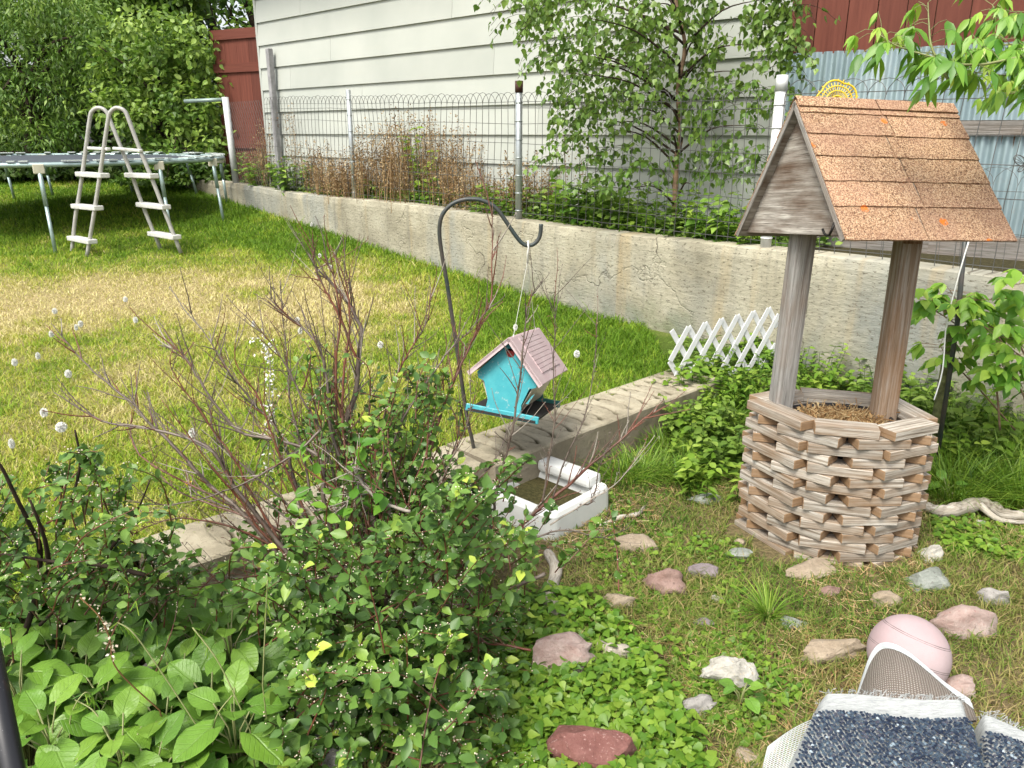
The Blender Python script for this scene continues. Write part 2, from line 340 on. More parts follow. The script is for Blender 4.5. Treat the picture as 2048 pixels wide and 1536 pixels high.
MAT['slat'] = m_wood("weathered_pale_slats", [(.13, .10, .072), (.34, .305, .255), (.56, .53, .475)], end=(.21, .125, .062), stain=.8)
MAT['ply'] = m_wood("weathered_plywood", [(.15, .125, .10), (.33, .30, .26), (.52, .485, .43)], end=(.10, .06, .037), grain=.6, stain=.9)
MAT['brownwood'] = m_wood("brown_wood", [(.10, .055, .03), (.19, .11, .06), (.28, .18, .11)], end=(.12, .06, .03))
MAT['galv'] = m_plain("galvanised_pipe", (.40, .43, .44), .4, .6, .12, 14)
MAT['whitepipe'] = m_plain("white_painted_pipe", (.55, .56, .55), .45, 0, .1, 20)
MAT['greenpipe'] = m_plain('faded_green_pipe', (.22, .29, .26), .5, .3)
MAT['wire'] = m_plain("dark_wire", (.11, .11, .105), .5, .4)
MAT['rustcap'] = m_plain("rusty_brown_cap", (.055, .018, .012), .7)
def _ground(name, cols, sc_=6):
    t = NT(name); o = t.obj(); a = t.attr()
    f = t.math('ADD', t.math('MULTIPLY', a, .75), t.math('MULTIPLY', t.noise(o, sc_, 7, .7), .35), True)
    c = t.ramp(f, [(i/(len(cols)-1), k) for i, k in enumerate(cols)])
    c = t.mix(t.ramp(t.noise(o, 60, 4, .7), [(.4, .55), (.6, 0)]), c, tuple(k*.35 for k in cols[0]))
    return t.pbr(c, .95, t.bump(t.noise(o, 50, 5, .7), .9, .02), spec=.1)
MAT['lawn'] = _ground("lawn_soil", [(.05, .085, .012), (.10, .15, .025), (.22, .23, .07), (.34, .28, .13), (.42, .33, .17)])
MAT['bed'] = _ground("bed_soil", [(.05, .055, .02), (.11, .09, .04), (.22, .17, .09), (.30, .23, .13)])
MAT['terrace'] = _ground("terrace_soil", [(.03, .035, .015), (.07, .06, .03), (.12, .09, .05)])
# ================================================================ ground sheets
def wall_y(x): return WA.y + (np.asarray(x)-WA.x)*WD.y/WD.x
def dryness(x, y):
    x = np.asarray(x, float); y = np.asarray(y, float)
    dw = -((x-WA.x)*WN.x + (y-WA.y)*WN.y)*-1      # distance from the wall
    band = .55*np.exp(-((y-6.6-.06*x)/1.05)**2)*sstep(-.1, -1.0, x)
    base = .36 + .14*sstep(6.3, 3.0, y)*sstep(.6, -.6, x) - .12*sstep(-.6, .4, x)
    far = -.20*sstep(7.6, 8.8, y)
    d = base + band*(.45+1.1*fbm(x, y, 2.2, 23)) + far - .12*sstep(1.5, .3, dw) + .6*(fbm(x, y, 1.3, 3)-.5) + .55*(fbm(x, y, 5, 8)-.5)
    return np.clip(d, 0, 1)
def sheet(name, xs, f0, f1, ny, zf, mat, vf):
    X = np.repeat(xs[:, None], ny, 1); T = np.linspace(0, 1, ny)[None]; Y = f0(xs)[:, None]*(1-T) + f1(xs)[:, None]*T
    Z = zf(X, Y); n, m = X.shape; V = np.stack([X, Y, Z], -1).reshape(-1, 3)
    i, j = np.meshgrid(np.arange(n-1), np.arange(m-1), indexing='ij'); a = (i*m+j).ravel()
    o = npmesh(name, V, [np.stack([a, a+m, a+m+1, a+1], 1)], mat, None, v=vf(X, Y).ravel())
    return props(o, kind='structure')
xs = np.concatenate([np.linspace(-18, -1.76, 90), np.linspace(-1.75, 1.56, 90)])
def lawn_y0(x): return np.where(x < -1.75, -1.0, np.where(x > 1.0, 4.52+1.1*(x-1.0), np.interp(x, _lx, _ly)+.03))
sheet('lawn', xs, lawn_y0, lambda x: np.maximum(wall_y(x)+.05, lawn_y0(x)), 160, lambda x, y: lawn_z(x, y) + .02*(fbm(x, y, .9, 2)-.5)*sstep(0, .5, y-lawn_y0(x)), MAT['lawn'], dryness)
sheet('garden_bed', np.linspace(-3.5, 7, 140), lambda x: 0*x-2.0, lambda x: np.maximum(wall_y(x)+.1, -1.5), 110, bed_z, MAT['bed'], lambda x, y: np.clip(fbm(x, y, 2.2, 11), 0, 1))
g = MB(); g.add([(-80, -40, -.5), (80, -40, -.5), (80, 120, -.5), (-80, 120, -.5)], [(0, 1, 2, 3)]); props(g.build('ground', MAT['terrace']), kind='structure')
g = MB(); a = WA - WD*26; b = WA + WD*10; bk = -WN*14
q = [a - WN*.1, b - WN*.1, b + bk, a + bk]; g.add([(p.x, p.y, .61) for p in q], [(0, 1, 2, 3)], v=.4); props(g.build('terrace_ground', MAT['terrace']), kind='structure')
# ---------------------------------------------------------------- concrete retaining wall
def wpt(s, off=0, z=0): p = WA + WD*s - WN*off; return Vector((p.x, p.y, z))
t = thing('retaining_wall', 'long stained and cracked concrete retaining wall at the back of the lawn', 'wall', wpt(0))
ss = np.linspace(-9, 8.6, 400); prof = [(0, -.5), (0, 0), (0, .62), (.012, .675), (.03, .683), (.19, .683), (.20, .66), (.20, .3)]
V = []
for i, s in enumerate(ss):
    hgt = .015*math.sin(s*1.3)-.0; 
    for k, (o_, z_) in enumerate(prof):
        jit = .007*(vnoise(s, k, 6, 4)-.5) if k in (2, 3, 4) else 0
        p = wpt(s, o_ + .012*(vnoise(s, 1, 1.0, 9)-.5) + jit, z_ + (jit + hgt if z_ > .5 else 0)); V.append(p)
m = len(prof); a = (np.arange(len(ss)-1)[:, None]*m + np.arange(m-1)[None]).ravel()
npmesh('wall_body', np.array([tuple(p) for p in V]), [np.stack([a, a+1, a+m+1, a+m], 1)[:, ::-1]], MAT['concrete'], t, smooth=False)
# ---------------------------------------------------------------- low edging wall with scooped hollows in its top
def low_seg(name, label, A, B, W, zt, zb, hol, parent_cat='edging wall', first=.1, step=.115):
    A = Vector(A); B = Vector(B); d = (B-A); L = d.length; d.normalize(); n = Vector((d.y, -d.x, 0))   # n toward the bed
    t = thing(name, label, parent_cat, (A.x, A.y, zb))
    nu = int(L/.006); nv = int(W/.006); u = np.linspace(0, L, nu); w = np.linspace(0, W, nv); U, Wd = np.meshgrid(u, w, indexing='ij')
    Z = zt + .004*(fbm(U, Wd, 14, 3)-.5) + .008*(fbm(U, Wd, 3, 6)-.5); dep = np.zeros_like(Z)
    if hol:
        k = 0; x = first
        while x < L-.06:
            cx = x + random.uniform(-.008, .008); cw = W*.50
            # a pressed D-shaped ring: elongated across the wall
            ex = (U-cx)/.030; ey = (Wd-cw)/(W*.33); r = np.sqrt(ex**2+ey**2)
            ring = np.exp(-((r-1)/.16)**2)*np.clip(.3+1.1*vnoise(U, Wd, 30, k), 0, 1)*np.where(ex > -.5, 1, .25)
            inner = np.where(r < 1, .16*np.clip(1.1-r, 0, 1)**.3, 0)
            dep = np.maximum(dep, .020*np.maximum(ring, inner)); k += 1; x += step*random.uniform(.92, 1.08)
    Z = Z - dep; edge = np.minimum(np.minimum(Wd, W-Wd)/.012, 1); Z -= .008*(1-edge)**2*(1+.6*fbm(U, Wd, 20, 7))
    X = A.x + d.x*U + n.x*Wd; Y = A.y + d.y*U + n.y*Wd
    V = np.stack([X, Y, Z], -1).reshape(-1, 3); i, j = np.meshgrid(np.arange(nu-1), np.arange(nv-1), indexing='ij'); a = (i*nv+j).ravel()
    F = [np.stack([a, a+nv, a+nv+1, a+1], 1)[:, ::-1]]; v = np.clip(dep/.016, 0, 1).ravel()
    # skirt: front, back and ends down to zb
    rim = [i*nv+nv-1 for i in range(nu)] + [(nu-1)*nv+j for j in range(nv-2, -1, -1)] + [i*nv for i in range(nu-2, -1, -1)] + [j for j in range(1, nv)]
    rim = np.array(rim); rows = [rim]; VV = [V]; vv = [v]; base = len(V); steps = 8
    for q in range(1, steps+1):
        lv = V[rim].copy(); f = q/steps; lv[:, 2] = V[rim][:, 2]*(1-f) + zb*f
        nn = .006*(fbm(lv[:, 0]+lv[:, 1], lv[:, 2]*3, 12, 2)-.5); lv[:, 0] += n.x*nn; lv[:, 1] += n.y*nn
        VV.append(lv); vv.append(np.zeros(len(lv))); rows.append(base + np.arange(len(rim))); base += len(rim)
    for q in range(steps):
        r0, r1 = rows[q], rows[q+1]; F.append(np.stack([r0[:-1], r1[:-1], r1[1:], r0[1:]], 1)[:, ::-1])
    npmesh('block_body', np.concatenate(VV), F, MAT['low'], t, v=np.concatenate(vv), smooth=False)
    return t
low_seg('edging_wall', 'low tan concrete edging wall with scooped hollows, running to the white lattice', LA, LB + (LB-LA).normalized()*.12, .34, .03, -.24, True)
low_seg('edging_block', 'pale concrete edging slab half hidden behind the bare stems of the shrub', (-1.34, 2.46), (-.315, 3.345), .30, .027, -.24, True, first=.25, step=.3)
# ---------------------------------------------------------------- house with lap siding
def hpt(s, off=0, z=0): p = H0 + HD*s + HN*off; return Vector((p.x, p.y, z))
house = thing('house', 'house wall of wide off-white lap siding behind the wire fence', 'house', hpt(-4.5, 0, .6))
mb = MB(); C = .2735; k = 0; z = 1.117 - 3*C; S0, S1 = -4.55, 2.78
while z < 3.9:
    js = sorted([S0] + [s for s in (S0 + (2.44*((k*.382) % 1)) + 3.66*i for i in range(-1, 4)) if S0+.2 < s < S1-.2] + [S1])
    for a, b in zip(js[:-1], js[1:]):
        b2 = b - (.003 if b < S1 else 0); pr = [(.034, z-.014), (.010, z+C+.002), (-.02, z+C+.002), (-.02, z-.014)]
        vs = [hpt(a, o_, zz) for o_, zz in pr] + [hpt(b2, o_, zz) for o_, zz in pr]
        mb.add(vs, [(0, 4, 5, 1), (3, 2, 6, 7)[::-1], (0, 3, 7, 4), (1, 5, 6, 2), (0, 1, 2, 3), (4, 7, 6, 5)], v=random.random())
    z += C; k += 1
mb.build('siding', MAT['siding'], house)
RH = Matrix((HD, -HN, Vector((0, 0, 1)))).transposed()
mb = MB(); mb.box(hpt((S0+S1)/2, -3.2, 2.1), (S1-S0-.02, 6.3, 3.6), RH); mb.build('wall', MAT['siding'], house)
mb = MB(); mb.box(hpt(S0-.02, -.01, 2.2), (.05, .07, 3.6), RH); mb.build('corner_board', MAT['siding'], house)
mb = MB(); mb.box(hpt((S0+S1)/2, -3.0, 4.15), (S1-S0+.5, 7.2, .14), RH @ Matrix.Rotation(.12, 3, 'X')); mb.build('roof', m_plain("roof_felt", (.08, .075, .07), .9), house)
mb = MB(); mb.box(hpt((S0+S1)/2, .012, .44), (S1-S0, .05, .2), RH); mb.build('foundation', MAT['low'], house)
# ---------------------------------------------------------------- shed: red boards over corrugated steel
def rpt(s, off=0, z=0): p = R0 + RD*s + RN*off; return Vector((p.x, p.y, z))
RR = Matrix((RD, -RN, Vector((0, 0, 1)))).transposed()
shed = thing('shed', 'shed wall of red boards above blue-grey corrugated steel sheets', 'shed', rpt(0, 0, .6))
zr = PL(1584, 111, rpt(0), rpt(1)).z; zr2 = PL(1973, 92, rpt(0), rpt(1)).z
mb = MB(); s = 0.0
while s < 4.2:
    w = random.uniform(.17, .21); zb = zr + (zr2-zr)*s/1.3*.9
    mb.box(rpt(s+w/2-.002, random.uniform(.0, .006), (zb+3.6)/2), (w-.006, .02, 3.6-zb), RR, v=random.random()); s += w
mb.build('red_boards', MAT['red'], shed)
mb = MB(); mb.box(rpt(2.1, -.03, 2.1), (4.2, .03, 3.0), RR); mb.box(rpt(2.1, -1.5, 2.1), (4.16, 2.6, 3.0), RR); mb.build('backing', MAT['brownwood'], shed)
def corrugated(name, s0, s1, off, z0, z1):
    n = int((s1-s0)/.0085); u = np.linspace(s0, s1, n); amp = .013*np.sin(2*np.pi*u/.068); V = []
    for zz in np.linspace(z0, z1, 14):
        for a, b in zip(u, amp): V.append(tuple(rpt(a, off + b + .006*math.sin(zz*5+a*2), zz)))
    a = (np.arange(13)[:, None]*n + np.arange(n-1)[None]).ravel()
    npmesh(name, np.array(V), [np.stack([a, a+1, a+n+1, a+n], 1)], MAT['corr'], shed)
zrl = PL(2048, 270, rpt(0), rpt(1)).z
corrugated('corrugated_sheet', -.02, 4.2, .030, zrl+.09, zr+.012)
corrugated('corrugated_sheet', -.02, 4.2, -.002, .60, zrl+.0)
mb = MB(); mb.box(rpt(2.1, .02, zrl+.045), (4.2, .038, .085), RR); mb.build('rail', MAT['greywood'], shed)
mb = MB(); mb.box(rpt(.55, .035, .66), (1.1, .04, .20), RR); mb.box(rpt(1.95, .045, .65), (1.7, .04, .20), RR); mb.box(rpt(3.5, .035, .64), (1.4, .04, .20), RR); mb.build('base_board', MAT['greywood'], shed)
# ---------------------------------------------------------------- red gate panel and its post
def box_between(mb, A, B, z0, z1, th, off=0, **k):
    A = Vector(A); B = Vector(B); d = (B-A); L = d.length; d.normalize(); n = Vector((d.y, -d.x, 0))
    R = Matrix((d, -n, Vector((0, 0, 1)))).transposed(); c = (A+B)/2 + n*off; mb.box((c.x, c.y, (z0+z1)/2), (L, th, z1-z0), R, **k)
GA = PY(424, 61, 13.0); GB = PY(520, 68, 12.5); zt = GA.z
gt = thing('fence_gate', 'dark red wooden gate panel beside the house corner', 'gate', (GA.x, GA.y, .61))
mb = MB(); d = (GB-GA)/4; 
for i in range(4):
    a = GA + d*i; b = a + d*.985; box_between(mb, (a.x, a.y, 0), (b.x, b.y, 0), .63, zt - .01*random.random(), .02, v=random.random())
mb.build('board', MAT['red'], gt)
for y0, y1 in ((62, 82), (129, 147), (280, 296)):
    za, zb = PY(424, y0, 13.0).z, PY(424, y1, 13.0).z; mb = MB(); box_between(mb, (GA.x-.01, GA.y, 0), (GB.x+.01, GB.y, 0), zb, za, .03, off=.026, v=.7); mb.build('batten', MAT['red'], gt)
gp = PY(545, 180, 10.75); mb = MB(); mb.box((gp.x, gp.y, .61+(PY(545, 97, 10.75).z-.61)/2), (.07, .07, PY(545, 97, 10.75).z-.61), RH, v=.2)
props(mb.build('gate_post', m_plain('faded_grey_paint', (.26, .255, .26), .8, 0, .2, 12), None, bevel=.006, origin=(gp.x, gp.y, .61)), 'weathered grey wooden post against the house corner next to the red gate', 'post')
# ---------------------------------------------------------------- looped wire fence on the concrete wall
def wire_fence(name, label, s0, s1, off, zt, zb, sp, hz, rad=.0023, wob=.01, posts=()):
    t = thing(name, label, 'fence', wpt(s0, off, zb(s0))); mb = MB(); n = int((s1-s0)/sp); ph = random.random()*9
    def pt(s, z): return wpt(s + wob*1.5*math.sin(z*4+ph+s*1.7), off + wob*math.sin(s*3+z*5), z)
    for i in range(n+1):
        s = s0 + i*sp; top = zt(s) - .09 + random.uniform(-.006, .006)
        mb.tube([pt(s, zb(s)), pt(s, (zb(s)*.6+top*.4)), pt(s, (zb(s)*.25+top*.75)), pt(s, top)], rad, 4, cap=False)
        if i < n-1:
            r = sp; h = random.uniform(.085, .10); off2 = .003*(1 if i % 2 else -1)
            mb.tube([pt(s+r-r*math.cos(a), top+h*math.sin(a))+Vector((0, off2, 0)) for a in [math.pi*j/8 for j in range(9)]], rad, 4, cap=False)
    for hh in hz:
        m = max(2, int((s1-s0)/.35)); mb.tube([pt(s0+(s1-s0)*j/m, zb(s0)+(zt(s0+(s1-s0)*j/m)-zb(s0))*hh + random.uniform(-.006, .006)) for j in range(m+1)], rad*.95, 4, cap=False)
    mb.build('wire_mesh', MAT['wire'], t); return t
ztf = lambda s: 1.80 - .024*(s+1) ; zbf = lambda s: .70
def fpost(t, s, ztop, r, mat, cap=None, lean=0.0):
    mb = MB(); a, b = wpt(s, .09, .66), wpt(s+lean, .09, ztop); mb.tube([a, a*.5+b*.5, b], r, 14)
    for k in range(7):
        z = .75 + k*(ztop-.85)/6; p = wpt(s+lean*(z-.66)/(ztop-.66), .09, z); mb.tube([p+Vector((0, 0, -.004)), p+Vector((0, 0, .004))], r*1.12, 12)
    o = mb.build('post', mat, t)
    if cap:
        mb = MB(); b2 = wpt(s+lean, .09, ztop); mb.tube([b2-Vector((0, 0, .02)), b2+Vector((0, 0, cap[1]))], [r*1.13, r*1.13*cap[2]], 16); mb.build('cap', cap[0], o)
f1 = wire_fence('wire_fence', 'looped-top wire fence on galvanised posts in front of the off-white siding', -2.25, 5.27, .09, ztf, zbf, .088, (.03, .13, .30, .46, .60, .76, .88, .93), posts=())
fpost(f1, -.02, 1.84, .026, MAT['galv']); fpost(f1, 2.83, 1.735, .030, MAT['galv'], (MAT['rustcap'], .07, 1.0))
fpost(f1, 5.27, 1.66, .034, MAT['whitepipe'], (MAT['whitepipe'], .07, .90))
f2 = wire_fence('wire_fence', 'looped-top wire fence in front of the corrugated steel, behind the well roof', 5.32, 8.4, .09, lambda s: 1.69 - .01*(s-5.3), zbf, .10, (.03, .2, .38, .55, .70, .88, .93), rad=.0024)
f3 = wire_fence('wire_fence', 'second, lower looped wire fence leaning close to the corrugated steel', 5.9, 8.4, .32, lambda s: 1.22, lambda s: .61, .115, (.1, .45, .8), rad=.0016)
cl = thing('chain_link_fence', 'short chain-link panel with a white corner post in front of the red gate', 'fence', wpt(-3.45, .09, .66))
mb = MB(); a0, a1 = -3.42, -2.3; hgt = 1.12; pitch = .075
for k in range(-16, 34):
    for sg in (1, -1):
        pts = []
        for j in range(0, 31):
            z = .68 + hgt*j/30; s = a0 + k*pitch + sg*(z-.68)*.62
            if a0 <= s <= a1: pts.append(wpt(s, .09+.004*sg, z))
        if len(pts) > 1: mb.tube(pts, .0019, 4, cap=False)
mb.build('wire_mesh', MAT['wire'], cl)
mb = MB(); mb.tube([wpt(-3.45, .09, .64), wpt(-3.52, .09, 1.87)], .045, 14); mb.build('post', MAT['whitepipe'], cl)
p = wpt(-3.52, .09, 1.84); mb = MB(); mb.tube([p, p+Vector((-.62, .1, -.02))], .026, 12); mb.build('top_rail', MAT['greenpipe'], cl)
# ================================================================ wishing well planter
def lerp(a, b, t): return a*(1-t)+b*t
well = thing('wishing_well', 'weathered wooden wishing well with slatted base and tan shingled roof', 'wishing well', (1.27, 2.86, -.2))
HV = [Vector(p) for p in ((.945, 3.0, 0), (1.085, 2.70, 0), (1.355, 2.615, 0), (1.60, 2.715, 0), (1.545, 3.02, 0), (1.20, 3.12, 0))]
HC = sum(HV, Vector((0, 0, 0)))/6; mb = MB(); NL = 15; LH = .0385
def slat(c, d, L, z):
    a = math.atan2(d.y, d.x) + random.uniform(-.035, .035); R = Matrix.Rotation(a, 3, 'Z') @ Matrix.Rotation(random.uniform(-.006, .006), 3, 'Y')
    mb.box((c.x, c.y, z), (L, random.uniform(.080, .090), .0365), R, v=random.uniform(.02, .44), endv=.97)
for l in range(NL):
    z = -.2 + LH*(l+.5); odd = (NL-1-l) % 2; sh = Vector((.012*math.sin(l*1.1), .008*math.cos(l*1.7), 0))
    for k in range(6):
        A, B, Cn = HV[k], HV[(k+1) % 6], HV[(k+2) % 6]
        if not odd:
            c = (A+B)/2; d = (B-A); inw = (HC-c).normalized(); slat(c + inw*.03 + sh*.4, d, d.length*random.uniform(.78, .92), z)
        else:
            m1, m2 = (A+B)/2, (B+Cn)/2; c = B*.36 + (m1+m2)*.32; inw = (HC-c).normalized(); slat(c + inw*.022 + sh*.4, m2-m1, (m2-m1).length*random.uniform(.74, .86), z)
mb.build('slatted_base', MAT['slat'], well, bevel=.002)
def post(a, b, w, name='post', mat=None):
    a = Vector(a); b = Vector(b); d = b-a; q = d.to_track_quat('X', 'Z').to_matrix(); m = MB()
    m.box((a+b)/2, (d.length, w[0], w[1]), q @ Matrix.Rotation(.35, 3, 'X'), v=random.uniform(.1, .4), endv=.9)
    return m.build(name, mat or MAT['postwood'], well, bevel=.018, bseg=2)
MAT['postwood'] = m_wood("grey_post_wood", [(.17, .16, .145), (.31, .30, .28), (.43, .42, .40)], end=(.22, .12, .06), stain=.45)
post((1.085, 3.0, -.1), (1.065, 2.88, 1.10), (.078, .076))
post((1.45, 2.86, -.1), (1.475, 2.93, 1.10), (.084, .078), mat=m_wood("brown_grey_post", [(.16, .105, .065), (.30, .225, .16), (.40, .365, .32)], end=(.24, .125, .055), stain=.6))
RM = Matrix.Rotation(.217, 3, 'Z') @ Matrix.Rotation(.033, 3, 'Y') @ Matrix.Rotation(-.099, 3, 'X')
RP = Vector((.977, 2.85, 1.504)); RW, RHt, RL = .689, .457, .624
def rl(x, y, z): return RP + RM @ Vector((x, y, z))
def prism(mb, pts, off, **k):
    n = len(pts); vs = [Vector(p) for p in pts] + [Vector(p)+off for p in pts]
    e = (Vector(pts[1])-Vector(pts[0])).normalized(); nn = off.normalized(); f2 = nn.cross(e); r1, r2 = random.random()*9, random.random()*9
    def uv(p): return (p.dot(e)+r1, p.dot(f2)+r2)
    fs = [tuple(range(n)), tuple(range(2*n-1, n-1, -1))] + [(i, i+n, (i+1) % n+n, (i+1) % n) for i in range(n)]
    uvs = [[uv(vs[j]) for j in f] for f in fs[:2]] + [[(uv(vs[j])[0]+vs[j].dot(nn), uv(vs[j])[1]) for j in f] for f in fs[2:]]
    mb.add(vs, fs, uvs, **k)
for sg, nm in ((-1, 'roof_panel'), (1, 'roof_panel')):
    sl = Vector((0, sg*RW/2, -RHt)); nrm = Vector((0, sg*RHt, RW/2)).normalized(); e = sl.normalized()
    mb = MB(); q = [rl(0, 0, 0), rl(RL, 0, 0), rl(RL, sl.y, sl.z), rl(0, sl.y, sl.z)]
    prism(mb, q, RM @ (nrm*-.014), v=.3); pan = mb.build(nm, MAT['ply'], well)
    mb = MB(); fr = [.0, .10, .265, .43, .61, .79, 1.02]; SL = sl.length
    for i in range(6):
        t0, t1 = max(0, fr[i]-.06)*SL, fr[i+1]*SL; xm = RL*(.5 + .03*math.sin(i*2.1)); 
        for xa, xb in ((-.006, xm-.003), (xm+.003, RL+.006)):
            h0, h1 = .002, .0085
            pts = []; NX = 10
            for j in range(NX+1):
                x = lerp(xa, xb, j/NX); jt = random.uniform(-.0016, .0016)
                pts.append((x, t0, h0)); pts.append((x, t1+jt, h1+.001*math.sin(x*22+i))); pts.append((x, t1+jt, h1-.007))
            vs = [rl(x, 0, 0) + RM @ (e*tt + nrm*hh) for x, tt, hh in pts]; fs = []; vr = random.random()
            for j in range(NX): a = j*3; fs += [(a, a+3, a+4, a+1) if sg < 0 else (a, a+1, a+4, a+3), (a+1, a+4, a+5, a+2) if sg < 0 else (a+1, a+2, a+5, a+4)]
            fs += [(0, 1, 2), (NX*3, NX*3+2, NX*3+1)]
            uvs = [[(pts[q_][0], pts[q_][1]) for q_ in f] for f in fs]; vv = [vr if len(f) == 4 else 1 for f in fs]
            mb.add(vs, fs, uvs, vv)
    t = NT("tan_shingle_granules"); uv = t.obj()
    gcol = t.n("ShaderNodeTexVoronoi", {"Vector": uv, "Scale": 290}).outputs["Color"]; gv = t.n("ShaderNodeSeparateColor", {"Color": gcol}).outputs[0]
    c = t.ramp(gv, [(.0, (.08, .04, .025)), (.2, (.27, .15, .085)), (.5, (.40, .26, .155)), (.8, (.54, .39, .25)), (.9, (.14, .075, .05))])
    c = t.mix(t.ramp(t.noise(uv, 5, 3), [(.4, 0), (.65, .45)]), c, (.30, .17, .12))
    c = t.mix(1.0, c, t.ramp(t.attr(), [(0, .88), (1, 1.08)]), 'MULTIPLY')
    lw = t.vor(t.n("ShaderNodeVectorMath", {0: uv, 1: (.01, .02, .0)}, operation='ADD').outputs[0], 7.5)
    ln = t.math('ADD', lw, t.math('MULTIPLY', t.noise(uv, 90, 3), .09)); lc = t.ramp(ln, [(.150, 1.0), (.175, 0.0)], 'LINEAR')
    c = t.mix(t.math('MULTIPLY', lc, t.ramp(t.noise(uv, 120, 2), [(.4, .2), (.5, .9)])), c, (.55, .14, .015))
    nz = t.n("ShaderNodeSeparateXYZ", {"Vector": t.n("ShaderNodeNewGeometry").outputs["Normal"]}).outputs[2]
    m = t.pbr(c, .95, t.bump(t.ramp(gv, [(0, 0), (1, 1)]), .5, .002), spec=.15)
    mb.build('shingles', m, pan)
# ridge cap strip
mb = MB()
for xa, xb in ((-.006, RL*.49), (RL*.495, RL+.006)):
    a = [rl(xa, 0, .016), rl(xb, 0, .016)]; 
    for sg in (-1, 1):
        e = Vector((0, sg*RW/2, -RHt)).normalized(); nrm = Vector((0, sg*RHt, RW/2)).normalized()
        b = [rl(x, 0, 0)+RM @ (e*.034+nrm*.013) for x in (xa, xb)]; b2 = [p - RM @ (nrm*.006) for p in b]
        mb.add([a[0], a[1], b[1], b[0]], [(0, 1, 2, 3)], v=.5); mb.add([b[0], b[1], b2[1], b2[0]], [(0, 1, 2, 3)], v=.2)
mb.build('ridge_cap', m, well)
for x, nm in ((.028, 'gable_board'), (RL-.04, 'gable_board')):
    mb = MB(); s_ = .955; zz = -RHt*1.0
    prism(mb, [rl(x, .335*s_, zz+.006), rl(x, -.335*s_, zz+.006), rl(x, -.335*s_+.002, zz+.03), rl(x, 0, -.024), rl(x, .335*s_-.002, zz+.03)], RM @ Vector((.013, 0, 0)), v=.25); mb.build(nm, MAT['ply'], well)
for sg in (-1, 1):    # edge strips of the roof panels on the gable side
    mb = MB(); e = Vector((0, sg*RW/2, -RHt)); nrm = Vector((0, sg*RHt, RW/2)).normalized()
    q = [rl(-.007, 0, -.002), rl(-.007, e.y*1.0, e.z*1.0-.002)]; q += [p - RM @ (nrm*.017) for p in q[::-1]]
    prism(mb, q, RM @ Vector((.006, 0, 0)), v=.42); mb.build('edge_strip', MAT['greywood'], well)
mb = MB(); hp = rl(-.004, -.285, -RHt+.035); ph = [Vector((0, .0, .012)), Vector((-.008, .0, -.012)), Vector((-.006, .012, -.026)), Vector((-.004, .028, -.03)), Vector((-.004, .045, -.022)), Vector((-.006, .052, -.008))]
mb.tube([hp + RM @ p for p in ph], .0042, 8); mb.build('hook', m_plain("black_iron_hook", (.02, .018, .016), .5, .6), well)
mb = MB(); mb.box(rl(.50, -.03, -RHt+.012), (.05, .035, .075), RM, v=.3); mb.build('wood_block', MAT['brownwood'], well)
# dead plant in its pot
pl = thing('potted_plant', 'dead tangled plant in a black pot inside the wishing well', 'plant', (1.27, 2.86, .22))
mb = MB(); n = 28; R0_, R1_ = .185, .165
pr = [(.15, .20), (.19, .355), (.182, .357), (.165, .30), (0.0, .30)]
vs = []; 
for r, z in pr:
    for k in range(n): a = 2*math.pi*k/n; vs.append((1.275+r*math.cos(a)*1.08, 2.865+r*math.sin(a)*.82, z-.01))
fs = [(i*n+k, i*n+(k+1) % n, (i+1)*n+(k+1) % n, (i+1)*n+k) for i in range(len(pr)-1) for k in range(n)]
mb.add(vs, fs, smooth=True); mb.build('pot', m_plain("black_plastic", (.018, .018, .02), .4), pl)
Vn = 1500; ang = rng.uniform(0, 6.28, Vn); rr = np.sqrt(rng.random(Vn))*.165; mb = MB()
for i in range(Vn//2):
    p = Vector((1.275+rr[i]*math.cos(ang[i])*1.05, 2.865+rr[i]*math.sin(ang[i])*.8, .31 + random.uniform(0, .035)*(1.5-rr[i]*5)))
    pts = [p]; d = Vector((random.gauss(0, 1), random.gauss(0, 1), random.uniform(0, .9))).normalized()
    for j in range(4): d = (d + Vector((random.gauss(0, .7), random.gauss(0, .7), random.gauss(-.05, .5)))).normalized(); pts.append(pts[-1]+d*random.uniform(.008, .02))
    mb.tube(pts, random.uniform(.0008, .0016), 3, v=random.random(), cap=False)
mb.build('dry_stems', MAT['straw'], pl)
q = np.stack([1.275+rr*np.cos(ang)*1.05, 2.865+rr*np.sin(ang)*.8, .315+rng.random(Vn)*.03], 1)
scatter('dry_leaves', MAT['straw'], pl, q, rnd_dir(Vn, -.3, .8), rnd_dir(Vn), rng.uniform(.008, .022, Vn), T_DIAM, v=rng.random(Vn)*.8)
mb = MB(); c = Vector((1.47, 2.80, .35)); mb.tube([c + Vector((.075*math.cos(a), .055*math.sin(a), .012*math.sin(2*a)+.005)) for a in [-.9-2.6+5.4*j/18 for j in range(19)]], .0022, 5)
props(mb.build('wire_loop', MAT['straw'], None, origin=c), 'thin tan wire hoop curling out of the well beside its right post', 'wire')
